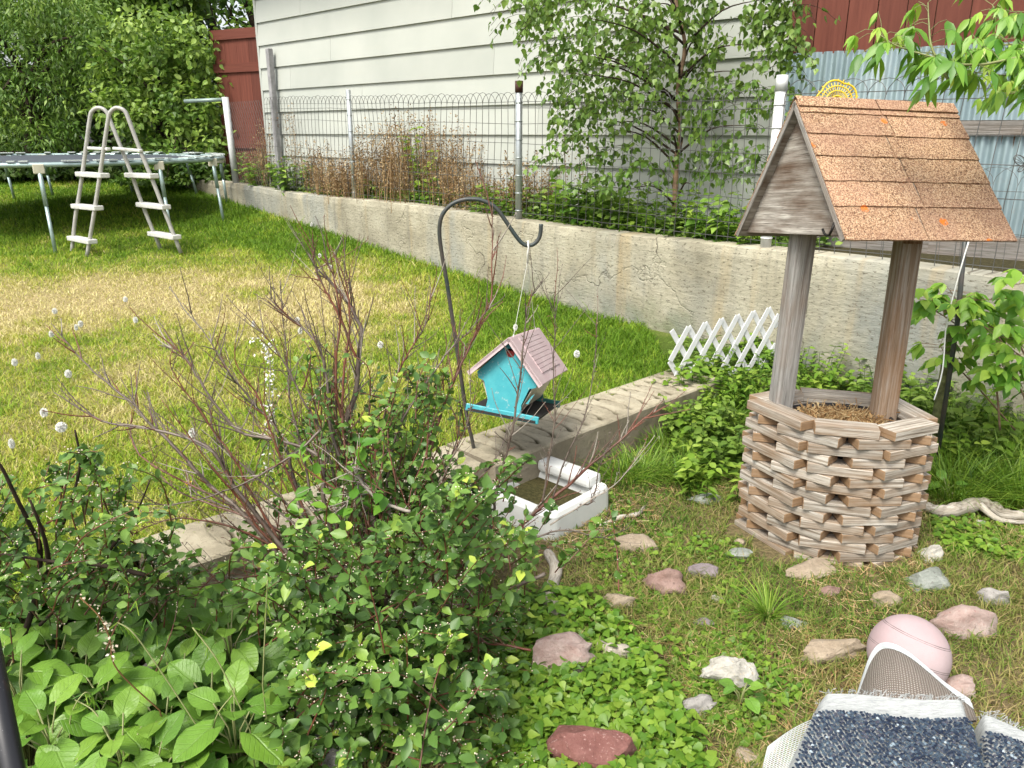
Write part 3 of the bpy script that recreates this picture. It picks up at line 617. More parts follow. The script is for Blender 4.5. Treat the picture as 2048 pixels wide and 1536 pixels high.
# ================================================================ shepherd hook
mb = MB(); hk = [(950, 940), (948, 900), (935, 840), (920, 740), (905, 640), (893, 560), (884, 510), (879, 470), (881, 440), (891, 420), (908, 406), (930, 399), (955, 399), (975, 405), (992, 416), (1006, 434), (1020, 455), (1034, 475), (1044, 486), (1054, 491), (1066, 489), (1076, 480), (1081, 466), (1082, 448)]
hy = lambda i: 3.30 - .05*min(i, 8)/8
pts = [PY(x, y, hy(i)) for i, (x, y) in enumerate(hk)]; pts[0] = Vector((pts[0].x+.01, 3.32, -.22))
def smooth_path(pts, n=4):
    out = []; P_ = [pts[0]]+list(pts)+[pts[-1]]
    for i in range(1, len(P_)-2):
        for k in range(n):
            t = k/n; a, b, c, d = P_[i-1], P_[i], P_[i+1], P_[i+2]
            out.append(.5*((2*b)+(c-a)*t+(2*a-5*b+4*c-d)*t*t+(3*b-a-3*c+d)*t**3))
    return out+[pts[-1]]
def _pole(name, a, b):
    t = NT(name); o = t.obj(); z = t.n("ShaderNodeSeparateXYZ", {"Vector": o}).outputs[2]
    c = t.mix(t.ramp(t.noise(o, 7, 5, .7), [(.4, 0), (.6, .8)]), a, b); return t.pbr(c, .5, t.bump(t.noise(o, 120, 3), .2, .002), spec=.5)
MAT['hook'] = _pole("dark_painted_iron", (.022, .035, .034), (.07, .055, .045))
mb.tube(smooth_path(pts), .0085, 12)
hook = props(mb.build('plant_hook', MAT['hook'], None, origin=(pts[0].x, pts[0].y, -.22)), 'dark leaning metal plant hook with a curled top standing at the low wall', 'plant hook')
# white hanging clip
hb = PY(1055, 490, 3.25); mb = MB()
mb.tube([hb+Vector((-.004, .006, .012)), hb+Vector((.002, -.012, .018)), hb+Vector((.004, -.012, -.01)), hb+Vector((.001, -.002, -.03)), hb+Vector((.0, 0, -.075))], .0042, 8)
props(mb.build('hanging_clip', m_plain("white_plastic_clip", (.75, .74, .68), .5), None, origin=hb), 'small white plastic clip on the curl of the plant hook', 'clip')
# ================================================================ birdhouse feeder
BM_ = Matrix.Rotation(1.263, 3, 'Z') @ Matrix.Rotation(.139, 3, 'Y') @ Matrix.Rotation(.083, 3, 'X'); BP = Vector((-.013, 3.10, .591)); BW, BH, BL = .315, .167, .452
def bl(x, y, z): return BP + BM_ @ Vector((x, y, z))
bird = thing('birdhouse', 'turquoise birdhouse feeder with a pale pink roof hanging beside the plant hook', 'birdhouse', BP)
teal = NT("turquoise_paint"); _o = teal.obj(); _c = teal.mix(teal.ramp(teal.noise(_o, 16, 5, .7), [(.45, 0), (.72, .5)]), (.045, .30, .345), (.10, .42, .45)); _c = teal.mix(teal.ramp(teal.noise(_o, 40, 3, .7), [(.60, 0), (.66, .6)]), _c, (.34, .42, .40)); MAT['teal'] = teal.pbr(_c, .5, teal.bump(teal.noise(teal.map(_o, (1, 1, .3)), 70, 4), .3, .002))
pk = NT("pale_pink_paint"); _o = pk.obj(); _c = pk.mix(pk.ramp(pk.noise(_o, 12, 5, .7), [(.4, 0), (.7, .55)]), (.44, .33, .335), (.54, .46, .45)); _c = pk.mix(pk.ramp(pk.noise(_o, 50, 4, .7), [(.62, 0), (.70, .4)]), _c, (.30, .26, .25)); MAT['pink'] = pk.pbr(_c, .7, pk.bump(pk.noise(_o, 60, 4), .3, .002))
MAT['dteal'] = m_plain("dark_green_paint", (.02, .12, .10), .5); MAT['hopper'] = m_plain("cream_hopper_panel", (.50, .44, .34), .35); MAT['blk'] = m_plain("dark_seed_tray", (.02, .018, .017), .8)
face = [(-.135, -.135-.03), (-.128, -.19), (-.10, -.20), (-.075, -.275), (-.10+.02, -.325), (.08, -.325), (.075, -.275), (.10, -.20), (.128, -.19), (.135, -.165), (.0, -.012)]
face = [(y, z) for y, z in face]
def bface(name, x0, th, mat, hole):
    # plate with a round hole cut out of it: ring of quads from the outline to the circle
    mb = MB(); cy, cz, r = 0.0, -.063, .0195
    if hole:
        n = 48; out = []; 
        def hit(a):
            dx, dz = math.cos(a), math.sin(a); best = 9
            for i in range(len(face)):
                (y1, z1), (y2, z2) = face[i], face[(i+1) % len(face)]; ex, ez = y2-y1, z2-z1; den = dx*ez-dz*ex
                if abs(den) < 1e-9: continue
                t = ((y1-cy)*ez-(z1-cz)*ex)/den; u = ((y1-cy)*dz-(z1-cz)*dx)/den
                if t > 0 and -.001 <= u <= 1.001: best = min(best, t)
            return best
        angs = sorted([2*math.pi*k/n for k in range(n)] + [math.atan2(z-cz, y-cy) % (2*math.pi) for y, z in face])
        oo = [(cy+hit(a)*math.cos(a)*.9999, cz+hit(a)*math.sin(a)*.9999) for a in angs]; ii = [(cy+r*math.cos(a), cz+r*math.sin(a)) for a in angs]; N_ = len(angs)
        vs = [bl(x0, *p) for p in oo] + [bl(x0, *p) for p in ii] + [bl(x0+th, *p) for p in oo] + [bl(x0+th, *p) for p in ii]; fs = []
        for k in range(N_):
            j = (k+1) % N_; fs += [(k, j, N_+j, N_+k), (2*N_+k, 3*N_+k, 3*N_+j, 2*N_+j), (k, 2*N_+k, 2*N_+j, j), (N_+k, N_+j, 3*N_+j, 3*N_+k)]
        mb.add(vs, fs)
    else: prism(mb, [bl(x0, y, z) for y, z in face], BM_ @ Vector((th, 0, 0)))
    return mb.build(name, mat, bird)
# the seams of a star-shaped fan need the outline to be star-shaped around the hole; the notch is shallow enough
bface('front_panel', .045, .012, MAT['teal'], True)
bface('rear_panel', BL-.06, .012, MAT['dteal'], False)
mb = MB(); mb.box(bl(.09, 0, -.10), (.06, .10, .09), BM_); mb.build('inner_liner', m_plain("red_inner_paint", (.35, .02, .015), .6), bird)
for sg in (-1, 1):   # slanted hopper sides
    mb = MB(); prism(mb, [bl(.057, sg*.125, -.170), bl(BL-.06, sg*.125, -.170), bl(BL-.06, sg*.07, -.30), bl(.057, sg*.07, -.30)], BM_ @ Vector((0, -sg*.004, 0))); mb.build('hopper_side', MAT['hopper'], bird)
    if sg > 0: continue
    mb = MB(); prism(mb, [bl(.035, sg*.118, -.225), bl(.035, sg*.128, -.215), bl(.035, sg*.108, -.262), bl(.035, sg*.096, -.262)], BM_ @ Vector((.01, 0, 0))); mb.build('corner_chip', MAT['teal'], bird)
mb = MB(); mb.box(bl(.21, 0, -.328), (.385, .30, .010), BM_); mb.build('seed_tray', MAT['blk'], bird)
for x, mt in ((.030, MAT['teal']), (.40, MAT['dteal'])): mb = MB(); mb.box(bl(x, 0, -.322), (.012, .325, .032), BM_); mb.build('tray_lip', mt, bird, bevel=.003)
for sg in (-1, 1):
    e = Vector((0, sg*BW/2, -BH)); nrm = Vector((0, sg*BH, BW/2)).normalized(); L_ = e.length; e.normalize(); R_ = BM_ @ Matrix((Vector((1, 0, 0)), e, Vector((1, 0, 0)).cross(e))).transposed()
    mb = MB(); mb.box(BP + BM_ @ (Vector((BL/2, 0, 0)) + e*(L_/2) + nrm*.002), (BL, L_+.004, .012), R_); rf = mb.build('roof_panel', MAT['pink'], bird, bevel=.0015)
    mb = MB(); npl = 9
    for k in range(npl): 
        a = .006 + k*(L_*.80)/npl; mb.box(BP + BM_ @ (Vector((BL*.5+.01, 0, 0)) + e*(a+L_*.40/npl) + nrm*.0095), (BL-.16, L_*.80/npl-.0022, .005), R_)
    mb.build('roof_boards', MAT['pink'], rf)
    for x in (.004, BL-.004): mb = MB(); mb.box(BP + BM_ @ (Vector((x, 0, 0)) + e*(L_/2) + nrm*-.002), (.008, L_+.008, .018), R_); mb.build('barge_strip', MAT['pink'], bird)
mb = MB()
for x, tx in ((.06, 0), (BL-.06, .0)):
    mb.tube([bl(x, 0, .006), hb+Vector((0, 0, -.07))], .0013, 4, cap=False); mb.tube([bl(x, 0, .0), bl(x, 0, .014)], .003, 6)
mb.build('hanging_line', m_plain("clear_line", (.55, .55, .5), .3), bird)
# ================================================================ trampoline
TC = Vector((-5.95, 10.40, 0)); TR = 2.12; tz = 1.07
tr = thing('trampoline', 'round trampoline with a dark mat and galvanised legs on the lawn under the trees', 'trampoline', (TC.x, TC.y, lawn_z(TC.x, TC.y)))
MAT['tframe'] = m_plain("galvanised_frame", (.34, .44, .43), .4, .5, .15, 10)
def ring(r, z, rr, seg=8, n=96, wob=0):
    mb = MB(); mb.tube([(TC.x+r*math.cos(2*math.pi*k/n), TC.y+r*math.sin(2*math.pi*k/n), z+wob*math.sin(k*1.9)) for k in range(n+1)], rr, seg); return mb
ring(TR, tz, .026).build('rim', MAT['tframe'], tr)
mb = MB(); n = 96; vs = [(TC.x, TC.y, tz-.03)]
for j, (r, z) in enumerate(((.6, -.022), (1.1, -.01), (1.5, .006), (1.72, .012))):
    vs += [(TC.x+r*math.cos(2*math.pi*k/n), TC.y+r*math.sin(2*math.pi*k/n), tz+z) for k in range(n)]
fs = [(0, 1+k, 1+(k+1) % n) for k in range(n)] + [(1+j*n+k, 1+(j+1)*n+k, 1+(j+1)*n+(k+1) % n, 1+j*n+(k+1) % n) for j in range(3) for k in range(n)]
mb.add(vs, fs, smooth=True); mb.build('jumping_mat', m_plain("faded_dark_mat", (.05, .06, .075), .7), tr)
for k in range(80):
    a = 2*math.pi*k/80; mb = MB(); mb.tube([(TC.x+r*math.cos(a), TC.y+r*math.sin(a), tz+.01) for r in (1.72, 1.95)], .007, 5); mb.build('spring', MAT['tframe'], tr)
MAT['pad'] = m_plain('faded_pad_vinyl', (.42, .46, .44), .6)
# torn edge pad pieces
mb = MB()
for k in range(80):
    if random.random() < .7:
        a = 2*math.pi*(k+random.random()*.4)/80; p0, p1, r2 = a, a+random.uniform(.03, .07), TR+.03
        q = [(TC.x+r*math.cos(b), TC.y+r*math.sin(b), tz+.032+z) for r, z, b in ((r2-.14, .0, p0), (r2, .002, p0), (r2, .002, p1), (r2-.14, .0, p1))]
        mb = MB(); prism(mb, [Vector(x) for x in q], Vector((0, 0, .012))); mb.build('edge_pad', MAT['pad'], tr)
for topx, near, dx in ((76, 1, .09), (318, 1, .09), (426, 1, .10), (88, 0, 0), (246, 0, .05), (372, 0, .08), (441, 0, .0), (8, 0, 0), (-120, 1, -.05)):
    r = ray(topx, 330); dd = Vector((r.x, r.y, 0)).normalized(); b = -TC.x*dd.x - TC.y*dd.y; c = TC.x**2+TC.y**2-TR**2; disc = math.sqrt(max(b*b-c, 0)); p = dd*(-b-disc if near else -b+disc); top = Vector((p.x, p.y, tz-.01))
    f = Vector((p.x+dx, p.y+(-.12 if near else .1), 0)); f.z = float(lawn_z(f.x, f.y))-.02
    m_ = f*.45+top*.55; mb = MB(); mb.tube([f, m_], .019, 10); mb.tube([m_, top], .023, 10); mb.build('leg', MAT['tframe'], tr)
    mb = MB(); mb.box(top+Vector((0, 0, -.03)), (.11, .07, .10), Matrix.Rotation(math.atan2(dd.y, dd.x)+1.57, 3, 'Z')); mb.build('leg_socket', m_plain("cream_plastic", (.45, .43, .33), .6), tr, bevel=.008)
# ================================================================ pool ladder
ld = thing('pool_ladder', 'white A-frame pool ladder standing in front of the trampoline rim', 'ladder', P(240, 510, .15))
MAT['lad'] = m_plain("aged_white_plastic", (.52, .52, .49), .5, 0, .1, 20); MAT['rail'] = m_plain("grey_beige_rail", (.34, .335, .31), .45, .1, .1, 20)
r1 = [(143, 512), (150, 440), (160, 380), (170, 310), (180, 235), (185, 222), (194, 216), (204, 217), (213, 224), (220, 240), (240, 290), (262, 345), (285, 410), (322, 500)]
r2 = [(173, 519), (186, 440), (197, 370), (207, 300), (217, 236), (222, 223), (231, 216), (241, 217), (250, 223), (257, 238), (280, 300), (305, 360), (330, 425), (362, 506)]
Y1, Y2 = 8.5, 8.2; A1 = smooth_path([PY(x, y, Y1) for x, y in r1], 3); A2 = smooth_path([PY(x, y, Y2) for x, y in r2], 3)
for A in (A1, A2): mb = MB(); mb.tube(A, .020, 10); mb.build('rail', MAT['rail'], ld)
def lstep(pa, pb, nm='step', th=.048, w=.10):
    a = PY(*pa, Y1); b = PY(*pb, Y2); d = (b-a); L = d.length; dn = d.normalized(); R = dn.to_track_quat('X', 'Z').to_matrix(); m = MB()
    m.box((a+b)/2, (L+.09, w, th), R); m.build(nm, MAT['lad'], ld, bevel=.01, bseg=2)
for a, b in (((163, 348), (206, 351)), ((154, 412), (194, 416)), ((146, 476), (182, 483)), ((261, 350), (305, 352)), ((284, 409), (329, 414)), ((307, 467), (350, 474))): lstep(a, b)
for a, b in (((178, 296), (214, 298)), ((232, 297), (278, 301))): lstep(a, b, 'brace', .03, .04)
# ================================================================ white lattice panel
mb = MB(); A = P(1322, 775, .0); A = Vector((.93, 4.40, -.02)); B = Vector((1.64, 4.70, .0)); d = (B-A); L = d.length; d.normalize(); R_up = Vector((0, 0, 1)); n = Vector((d.y, -d.x, 0))
zt0 = .22; H_ = .33
def lat(u, h): return A + d*u + Vector((0, 0, -.04 + h + .06*u/L)) + n*0.0
lp = thing('lattice_panel', 'white plastic lattice panel standing at the end of the low wall', 'lattice', A)
st_ = .116
for sg in (1, -1):
    for k in range(-5, 13):
        u0 = k*st_; a, b = (u0, u0+.36*.62) if sg > 0 else (u0+.36*.62, u0); h0, h1 = 0.0, .36; 
        ua, ub = a, b; pa, pb = (ua, h0), (ub, h1)
        # clip to the panel
        def clip(pa, pb):
            (u1, q1), (u2, q2) = pa, pb; t0, t1 = 0, 1; du = u2-u1
            for lim, s_ in ((0, 1), (L, -1)):
                f1 = (u1-lim)*s_; f2 = (u2-lim)*s_
                if f1 < 0 and f2 < 0: return None
                if f1 < 0: t0 = max(t0, f1/(f1-f2))
                elif f2 < 0: t1 = min(t1, f1/(f1-f2))
            return ((u1+du*t0, q1+(q2-q1)*t0), (u1+du*t1, q1+(q2-q1)*t1)) if t1-t0 > .15 else None
        c = clip(pa, pb)
        if c:
            p, q = lat(*c[0]) + n*.003*sg, lat(*c[1]) + n*.003*sg; dd = (q-p); X = dd.normalized(); R = Matrix((X, n.cross(X) if sg > 0 else n.cross(X), n)).transposed()
            m2 = MB(); mb.box((p+q)/2, (dd.length+.012, .032, .0052), Matrix((X, n.cross(X), X.cross(n.cross(X)))).transposed())
mb.build('lattice_strips', m_plain("white_lattice_plastic", (.60, .61, .62), .45, 0, .05, 20), lp)
# ================================================================ white tray at the foot of the low wall
ty = thing('plastic_tray', 'white plastic tray with rounded corners lying against the low wall', 'tray', (.145, 3.10, -.18))
c0 = Vector((.145, 3.095, -.18)); ax = Vector((.31, -.29, 0)).normalized(); ay = Vector((.29, .26, 0)).normalized(); ay = Vector((-ax.y, ax.x, 0))
def rr_outline(w, h, r, n=6):
    o = []
    for cx, cy, a0 in ((w/2-r, h/2-r, 0), (-w/2+r, h/2-r, 90), (-w/2+r, -h/2+r, 180), (w/2-r, -h/2+r, 270)):
        for k in range(n+1): a = math.radians(a0+90*k/n); o.append((cx+r*math.cos(a), cy+r*math.sin(a)))
    return o
rows = []; tiers = [(.43, .41, .045, .0), (.425, .405, .045, .10), (.41, .39, .04, .115), (.34, .32, .04, .115), (.325, .305, .04, .108), (.31, .29, .04, .05), (.05, .05, .02, .048)]
vs = []; 
for w, h, r, z in tiers:
    o = rr_outline(w, h, r); vs += [c0 + ax*a + ay*b + Vector((0, 0, z)) for a, b in o]; n_ = len(o)
fs = [(i*n_+k, i*n_+(k+1) % n_, (i+1)*n_+(k+1) % n_, (i+1)*n_+k) for i in range(len(tiers)-1) for k in range(n_)]
mb = MB(); mb.add(vs, fs, smooth=False); MAT['white'] = m_plain("white_moulded_plastic", (.62, .63, .61), .35, 0, .06, 9); mb.build('shell', MAT['white'], ty)
mb = MB(); mb.box(c0 + ay*.16 + Vector((0, 0, .13)), (.30, .09, .05), Matrix.Rotation(math.atan2(ax.y, ax.x), 3, 'Z')); mb.build('raised_end', MAT['white'], ty, bevel=.016, bseg=2)
mb = MB(); mb.box(c0 + ax*-.02 + ay*-.0 + Vector((0, 0, .062)), (.27, .25, .012), Matrix.Rotation(math.atan2(ax.y, ax.x), 3, 'Z')); props(mb.build('dirt', MAT['bed'], ty), None)
# ================================================================ ball
bc = P(1820, 1292, -.05); BR = .114; bc = Vector((bc.x, bc.y, -.18+BR-.012))
t = NT("faded_basketball_rubber"); o = t.obj(); sp = t.noise(o, 130, 3, .7)
c = t.mix(t.ramp(t.noise(o, 5, 4), [(.35, 0), (.7, .8)]), (.33, .245, .25), (.43, .345, .35)); c = t.mix(t.ramp(sp, [(.62, 0), (.68, .5)]), c, (.35, .27, .26)); mball = t.pbr(c, .8, t.bump(t.vor(o, 260), .3, .002), spec=.2)
bm = bmesh.new(); bmesh.ops.create_uvsphere(bm, u_segments=96, v_segments=64, radius=BR)
_y = Vector((.35, .25, .9)).normalized(); _z = Vector((-.55, -.75, .4)); _z = (_z-_y*_z.dot(_y)).normalized(); axes = Matrix((_y.cross(_z), _y, _z)); fl = []
for v in bm.verts:
    q = axes @ v.co.normalized(); dmin = min(abs(q.x), abs(q.y), abs(abs(math.atan2(math.hypot(q.x*.75, q.y), q.z)-math.pi/2) - .0) if False else 9)
    s1 = abs(q.z - 0); s2 = abs(q.x); cxx = math.acos(max(-1, min(1, q.y))); s3 = abs(abs(cxx-math.pi/2)-.60)
    dmin = min(s1, s3); v.co *= 1 - .020*math.exp(-(dmin/.022)**2)
me = bpy.data.meshes.new('basketball')
bm.to_mesh(me); bm.free(); me.polygons.foreach_set("use_smooth", [True]*len(me.polygons))
dy = t.n("ShaderNodeVectorMath", {0: t.n("ShaderNodeVectorMath", {0: o}, operation='NORMALIZE').outputs[0], 1: tuple(_y)}, operation='DOT_PRODUCT').outputs["Value"]
ay_ = t.math('ABSOLUTE', dy); s_a = t.math('ABSOLUTE', t.math('SUBTRACT', ay_, .022)); s_b = t.math('ABSOLUTE', t.math('SUBTRACT', t.math('ABSOLUTE', t.math('SUBTRACT', ay_, .565)), .020)); sm_ = t.math('MINIMUM', s_a, s_b)
c2 = t.mix(t.math('MULTIPLY', t.ramp(sm_, [(.004, 1.0), (.010, 0.0)]), t.ramp(t.noise(o, 30, 3), [(.35, .35), (.6, .95)])), c, (.10, .085, .085)); t.set(next(n for n in t.t.nodes if n.type == 'BSDF_PRINCIPLED'), "Base Color", c2)
props(_finish('basketball', me, mball, None, bc), 'faded pale pink basketball lying in the grass behind the rolled rug', 'ball')
# ================================================================ lawn and bed grass
def grass_pts(n, x0, x1, y0, y1, p, yref):
    out = []
    while sum(map(len, out)) < n:
        y = rng.uniform(y0, y1, n); x = rng.uniform(x0, x1, n); k = (rng.random(n) < np.minimum(1, (yref/np.maximum(y, .5))**p)) & (np.abs(x) < 1.0*y+1.6)
        out.append(np.stack([x[k], y[k]], 1))
    return np.concatenate(out)
q = grass_pts(560000, -15, 1.7, 1.4, 15, 1.4, 3.0); q = q[in_lawn(q[:, 0], q[:, 1])][:330000]; x, y = q.T
dw = np.abs((x-WA.x)*WN.x + (y-WA.y)*WN.y); dr = dryness(x, y)
keep = rng.random(len(x)) < 1-.35*dr; x, y, dw, dr = x[keep], y[keep], dw[keep], dr[keep]; n = len(x)
v = np.clip(dr*.95 + rng.normal(0, .15, n) + .0, 0, 1)
h = (.028 + .03*rng.random(n) + .05*np.exp(-dw/.2)*rng.random(n) + .05*fbm(x, y, 2.1, 31)**2*rng.random(n))*(1-.25*dr)*(1+.02*y)
tall = rng.random(n) < .008; h[tall] *= 2.2
o = blades('lawn_grass', MAT['grass'], None, np.stack([x, y, lawn_z(x, y)-.004], 1), h, .0032+.0006*y, rng.uniform(0, 6.28, n), rng.uniform(.2, 1.3, n), v, 2)
props(o, 'short mown lawn grass, green with yellow dry patches', 'grass', kind='stuff')
q = grass_pts(260000, -1.8, 4.5, .9, 5.6, 1.2, 2.2); k = (~in_lawn(q[:, 0], q[:, 1])) & (q[:, 1] < lowy(q[:, 0]) - .42 + 9*(q[:, 0] > 1)) & (q[:, 1] < wall_y(q[:, 0])-.02); q = q[k]
x, y = q.T; den = .30 + .75*fbm(x, y, 2.4, 41, 3); den *= np.where((x < .15) & (y > 1.6), .35, 1); k = rng.random(len(x)) < den*1.05; q = q[k][:150000]; x, y = q.T; n = len(x)
inwell = ((x-1.27)/.38)**2+((y-2.86)/.28)**2 < 1; inb = (np.hypot(x-1.2, y-2.03) < .08)
k = ~(inwell | inb); x, y = x[k], y[k]; n = len(x)
g_ = fbm(x, y, 1.6, 51); v = np.clip(.52 + 1.1*(g_-.5) + rng.normal(0, .22, n) - .35*sstep(3.0, 4.0, y), 0, 1)
h = (.020 + .045*rng.random(n)**1.3)*(.6+.9*fbm(x, y, 3, 61)) + .05*sstep(3.1, 4.2, y)*rng.random(n)
props(blades('bed_grass', MAT['bedgrass'], None, np.stack([x, y, bed_z(x, y)-.003], 1), h, .0028+.0004*y, rng.uniform(0, 6.28, n), rng.uniform(.3, 1.6, n), v, 2), 'sparse half dry grass between the rocks of the garden bed', 'grass', kind='stuff')
# dry thatch lying flat on the bed
n = 26000; x = rng.uniform(-.1, 3.2, n); y = rng.uniform(1.2, 3.8, n); k = (fbm(x, y, 2.0, 71) > .47) & (~(((x-1.27)/.36)**2+((y-2.86)/.26)**2 < 1)) & (y < lowy(x)-.42+9*(x > 1)); x, y = x[k], y[k]; n = len(x)
D = rnd_dir(n, -.05, .25)
props(scatter('dry_thatch', MAT['straw'], None, np.stack([x, y, bed_z(x, y)+.006+.012*rng.random(n)], 1), D, np.tile([0, 0, 1.0], (n, 1))+.3*rng.normal(size=(n, 3)), rng.uniform(.02, .06, n), (np.array([(-.02, 0, 0), (.02, 0, 0), (.02, 1, 0), (-.02, 1, 0)], float), [(0, 1, 2, 3)]), v=rng.random(n)), 'dry fallen grass and twigs matted over the garden bed', 'dry grass', kind='stuff')
# ================================================================ ground cover of small heart leaves at the bottom centre
def cover(name, label, poly, n, size, mat, zoff, hgt, tpl=T_BIRCH, plane=-.18, cat='ground cover'):
    q = sample_poly(poly, n); p = np.array([P(a, b, plane) for a, b in q]); p[:, 2] = bed_z(p[:, 0], p[:, 1]) + zoff + hgt*rng.random(n)*fbm(p[:, 0], p[:, 1], 5, 3)*1.4
    az = rng.uniform(0, 6.28, n); D = np.stack([np.cos(az), np.sin(az), rng.uniform(-.5, .45, n)], 1); N = np.stack([rng.normal(0, .4, n), rng.normal(-.2, .4, n), np.ones(n)], 1)
    o = scatter(name, mat, None, p, D, N, rng.uniform(*size, n), tpl, v=np.clip(rng.random(n)*.7+.3*fbm(p[:, 0], p[:, 1], 6, 9), 0, 1), curl=.25)
    return props(o, label, cat, kind='stuff')
cover('creeping_groundcover', 'low creeping heart-leaved ground cover at the bottom centre around the stones', [(1010, 1180), (1180, 1200), (1290, 1290), (1350, 1400), (1420, 1540), (1400, 1700), (900, 1700), (950, 1400)], 6500, (.018, .042), MAT['weed'], .01, .075)
cover('creeping_groundcover', 'patches of small round-leaved weeds between the bed stones', [(1180, 960), (1330, 1060), (1480, 1080), (1500, 1260), (1620, 1380), (1500, 1500), (1400, 1440), (1320, 1280), (1180, 1150)], 2600, (.014, .030), MAT['weed'], .0, .035)
cover('creeping_groundcover', 'small leafy weeds at the right edge below the driftwood', [(1850, 1040), (2060, 1040), (2060, 1130), (1900, 1110)], 900, (.02, .045), MAT['weed'], .0, .04)
# ================================================================ trees behind the trampoline
MAT['bark'] = m_plain("dark_bark", (.055, .04, .03), .95, 0, .35, 12, .1, .8, 30)
MAT['barkL'] = m_plain("young_tan_bark", (.26, .17, .11), .85, 0, .3, 20, .2, .5, 40)
def tree(name, label, base, poly, yr, nc, nl, size, tpl, mat, tr=.09, cr=.3, cat='tree', group=None, droop=.3, limbs=14, hole=None, vb=0.0, trunk_mat=None, trunk_name='trunk'):
    base = Vector(base); t = thing(name, label, cat, base, group)
    q = sample_poly(poly, nc)
    if hole is not None: q = q[~(in_poly(q[:, 0], q[:, 1], hole) & (rng.random(len(q)) < .92))]
    nc = len(q); yy = rng.uniform(*yr, nc); C = rays_at(q, yy)
    P_ = np.repeat(C, nl, 0); n = len(P_); d = rnd_dir(n)*(rng.random(n)**.5*np.repeat(rng.uniform(.5, 1.1, nc), nl)*cr)[:, None]; d[:, 2] *= .7; P_ = P_+d
    D = norm(d+1e-3)*.6 + rnd_dir(n)*.7; D[:, 2] -= droop; N = np.stack([rng.normal(0, .6, n), rng.normal(-.3, .6, n), np.ones(n)], 1)
    v = np.clip(np.repeat(rng.uniform(0, .7, nc), nl)+rng.uniform(0, .4, n)+vb, 0, 1); P_[:, 2] = np.maximum(P_[:, 2], base.z+.03)  # light and dark clumps: uneven light on the crown put into leaf colour
    scatter('crown', mat, t, P_, D, N, rng.uniform(*size, n), tpl, v=v)
    mb = MB(); cen = Vector(C.mean(0)); top = Vector((cen.x*.7+base.x*.3, cen.y*.7+base.y*.3, max(cen.z, base.z+.6)))
    b0 = base - Vector((0, 0, .1)); pts = [b0, base.lerp(top, .4)+Vector((random.uniform(-.1, .1)*tr*8, 0, 0)), top]; mb.tube(smooth_path(pts, 5), [tr*(1-.65*i/10) for i in range(11)], 8)
    for k in range(min(limbs, nc)):
        e = Vector(C[k]); s_ = base.lerp(top, random.uniform(.35, 1)); m_ = s_.lerp(e, .5)+Vector((0, 0, random.uniform(0, .25)))
        mb.tube(smooth_path([s_, m_, e], 4), [tr*.38*(1-.8*i/8) for i in range(9)], 5)
    mb.build(trunk_name, trunk_mat or MAT['bark'], t); return t
G = 'trees and shrubs behind the trampoline'
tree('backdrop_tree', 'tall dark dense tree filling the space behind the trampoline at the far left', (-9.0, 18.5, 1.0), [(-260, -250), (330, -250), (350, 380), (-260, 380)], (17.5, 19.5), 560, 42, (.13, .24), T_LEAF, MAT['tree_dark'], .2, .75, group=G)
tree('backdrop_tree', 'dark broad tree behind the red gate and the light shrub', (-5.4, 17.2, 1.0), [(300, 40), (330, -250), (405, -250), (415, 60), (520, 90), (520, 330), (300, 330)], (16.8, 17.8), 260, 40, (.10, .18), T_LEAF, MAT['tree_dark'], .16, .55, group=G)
tree('feathery_tree', 'feathery dark green tree drooping over the left end of the trampoline', (-8.2, 14.0, .65), [(-120, -60), (120, -60), (215, 20), (235, 120), (150, 200), (160, 290), (60, 330), (-120, 320)], (13.2, 15.0), 300, 60, (.06, .12), T_LANCE, MAT['tree_mid'], .14, .42, group=G, droop=.7, vb=-.12)
tree('leafy_shrub', 'large light green broad-leaved shrub left of the red gate', (-5.6, 13.6, .6), [(200, 60), (300, 30), (420, 60), (425, 150), (440, 190), (445, 330), (300, 330), (250, 280), (190, 200)], (12.6, 14.0), 230, 34, (.07, .13), T_LEAF, MAT['tree_mid'], .09, .34, 'shrub', group=G, droop=.35, vb=.12)
tree('tall_tree', 'mid green tree rising behind the light shrub to the top of the photo', (-6.4, 15.6, .8), [(130, -150), (400, -150), (410, 40), (330, 90), (200, 60)], (15.0, 16.4), 200, 46, (.08, .15), T_LEAF, MAT['tree_mid'], .15, .5, group=G, vb=-.05)
tree('yellow_green_tree', 'bright yellow-green tree top between the red gate and the house corner', (-5.9, 21.0, .8), [(390, -160), (525, -160), (520, 62), (430, 50), (400, 20)], (20.2, 21.8), 90, 26, (.12, .2), T_LEAF, MAT['tree_light'], .15, .5, group=G, hole=[(425, 0), (470, 0), (470, 40), (430, 40)])
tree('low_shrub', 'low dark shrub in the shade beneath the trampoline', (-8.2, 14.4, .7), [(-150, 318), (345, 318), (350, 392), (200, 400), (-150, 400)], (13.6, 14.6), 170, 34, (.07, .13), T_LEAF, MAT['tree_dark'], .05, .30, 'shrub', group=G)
tree('low_shrub', 'small green shrub on the wall end behind the right trampoline legs', (-4.9, 13.0, .65), [(320, 300), (440, 300), (455, 355), (350, 385), (260, 420), (250, 370)], (12.3, 13.2), 90, 30, (.06, .10), T_LEAF, MAT['tree_mid'], .04, .24, 'shrub', group=G, vb=-.15)
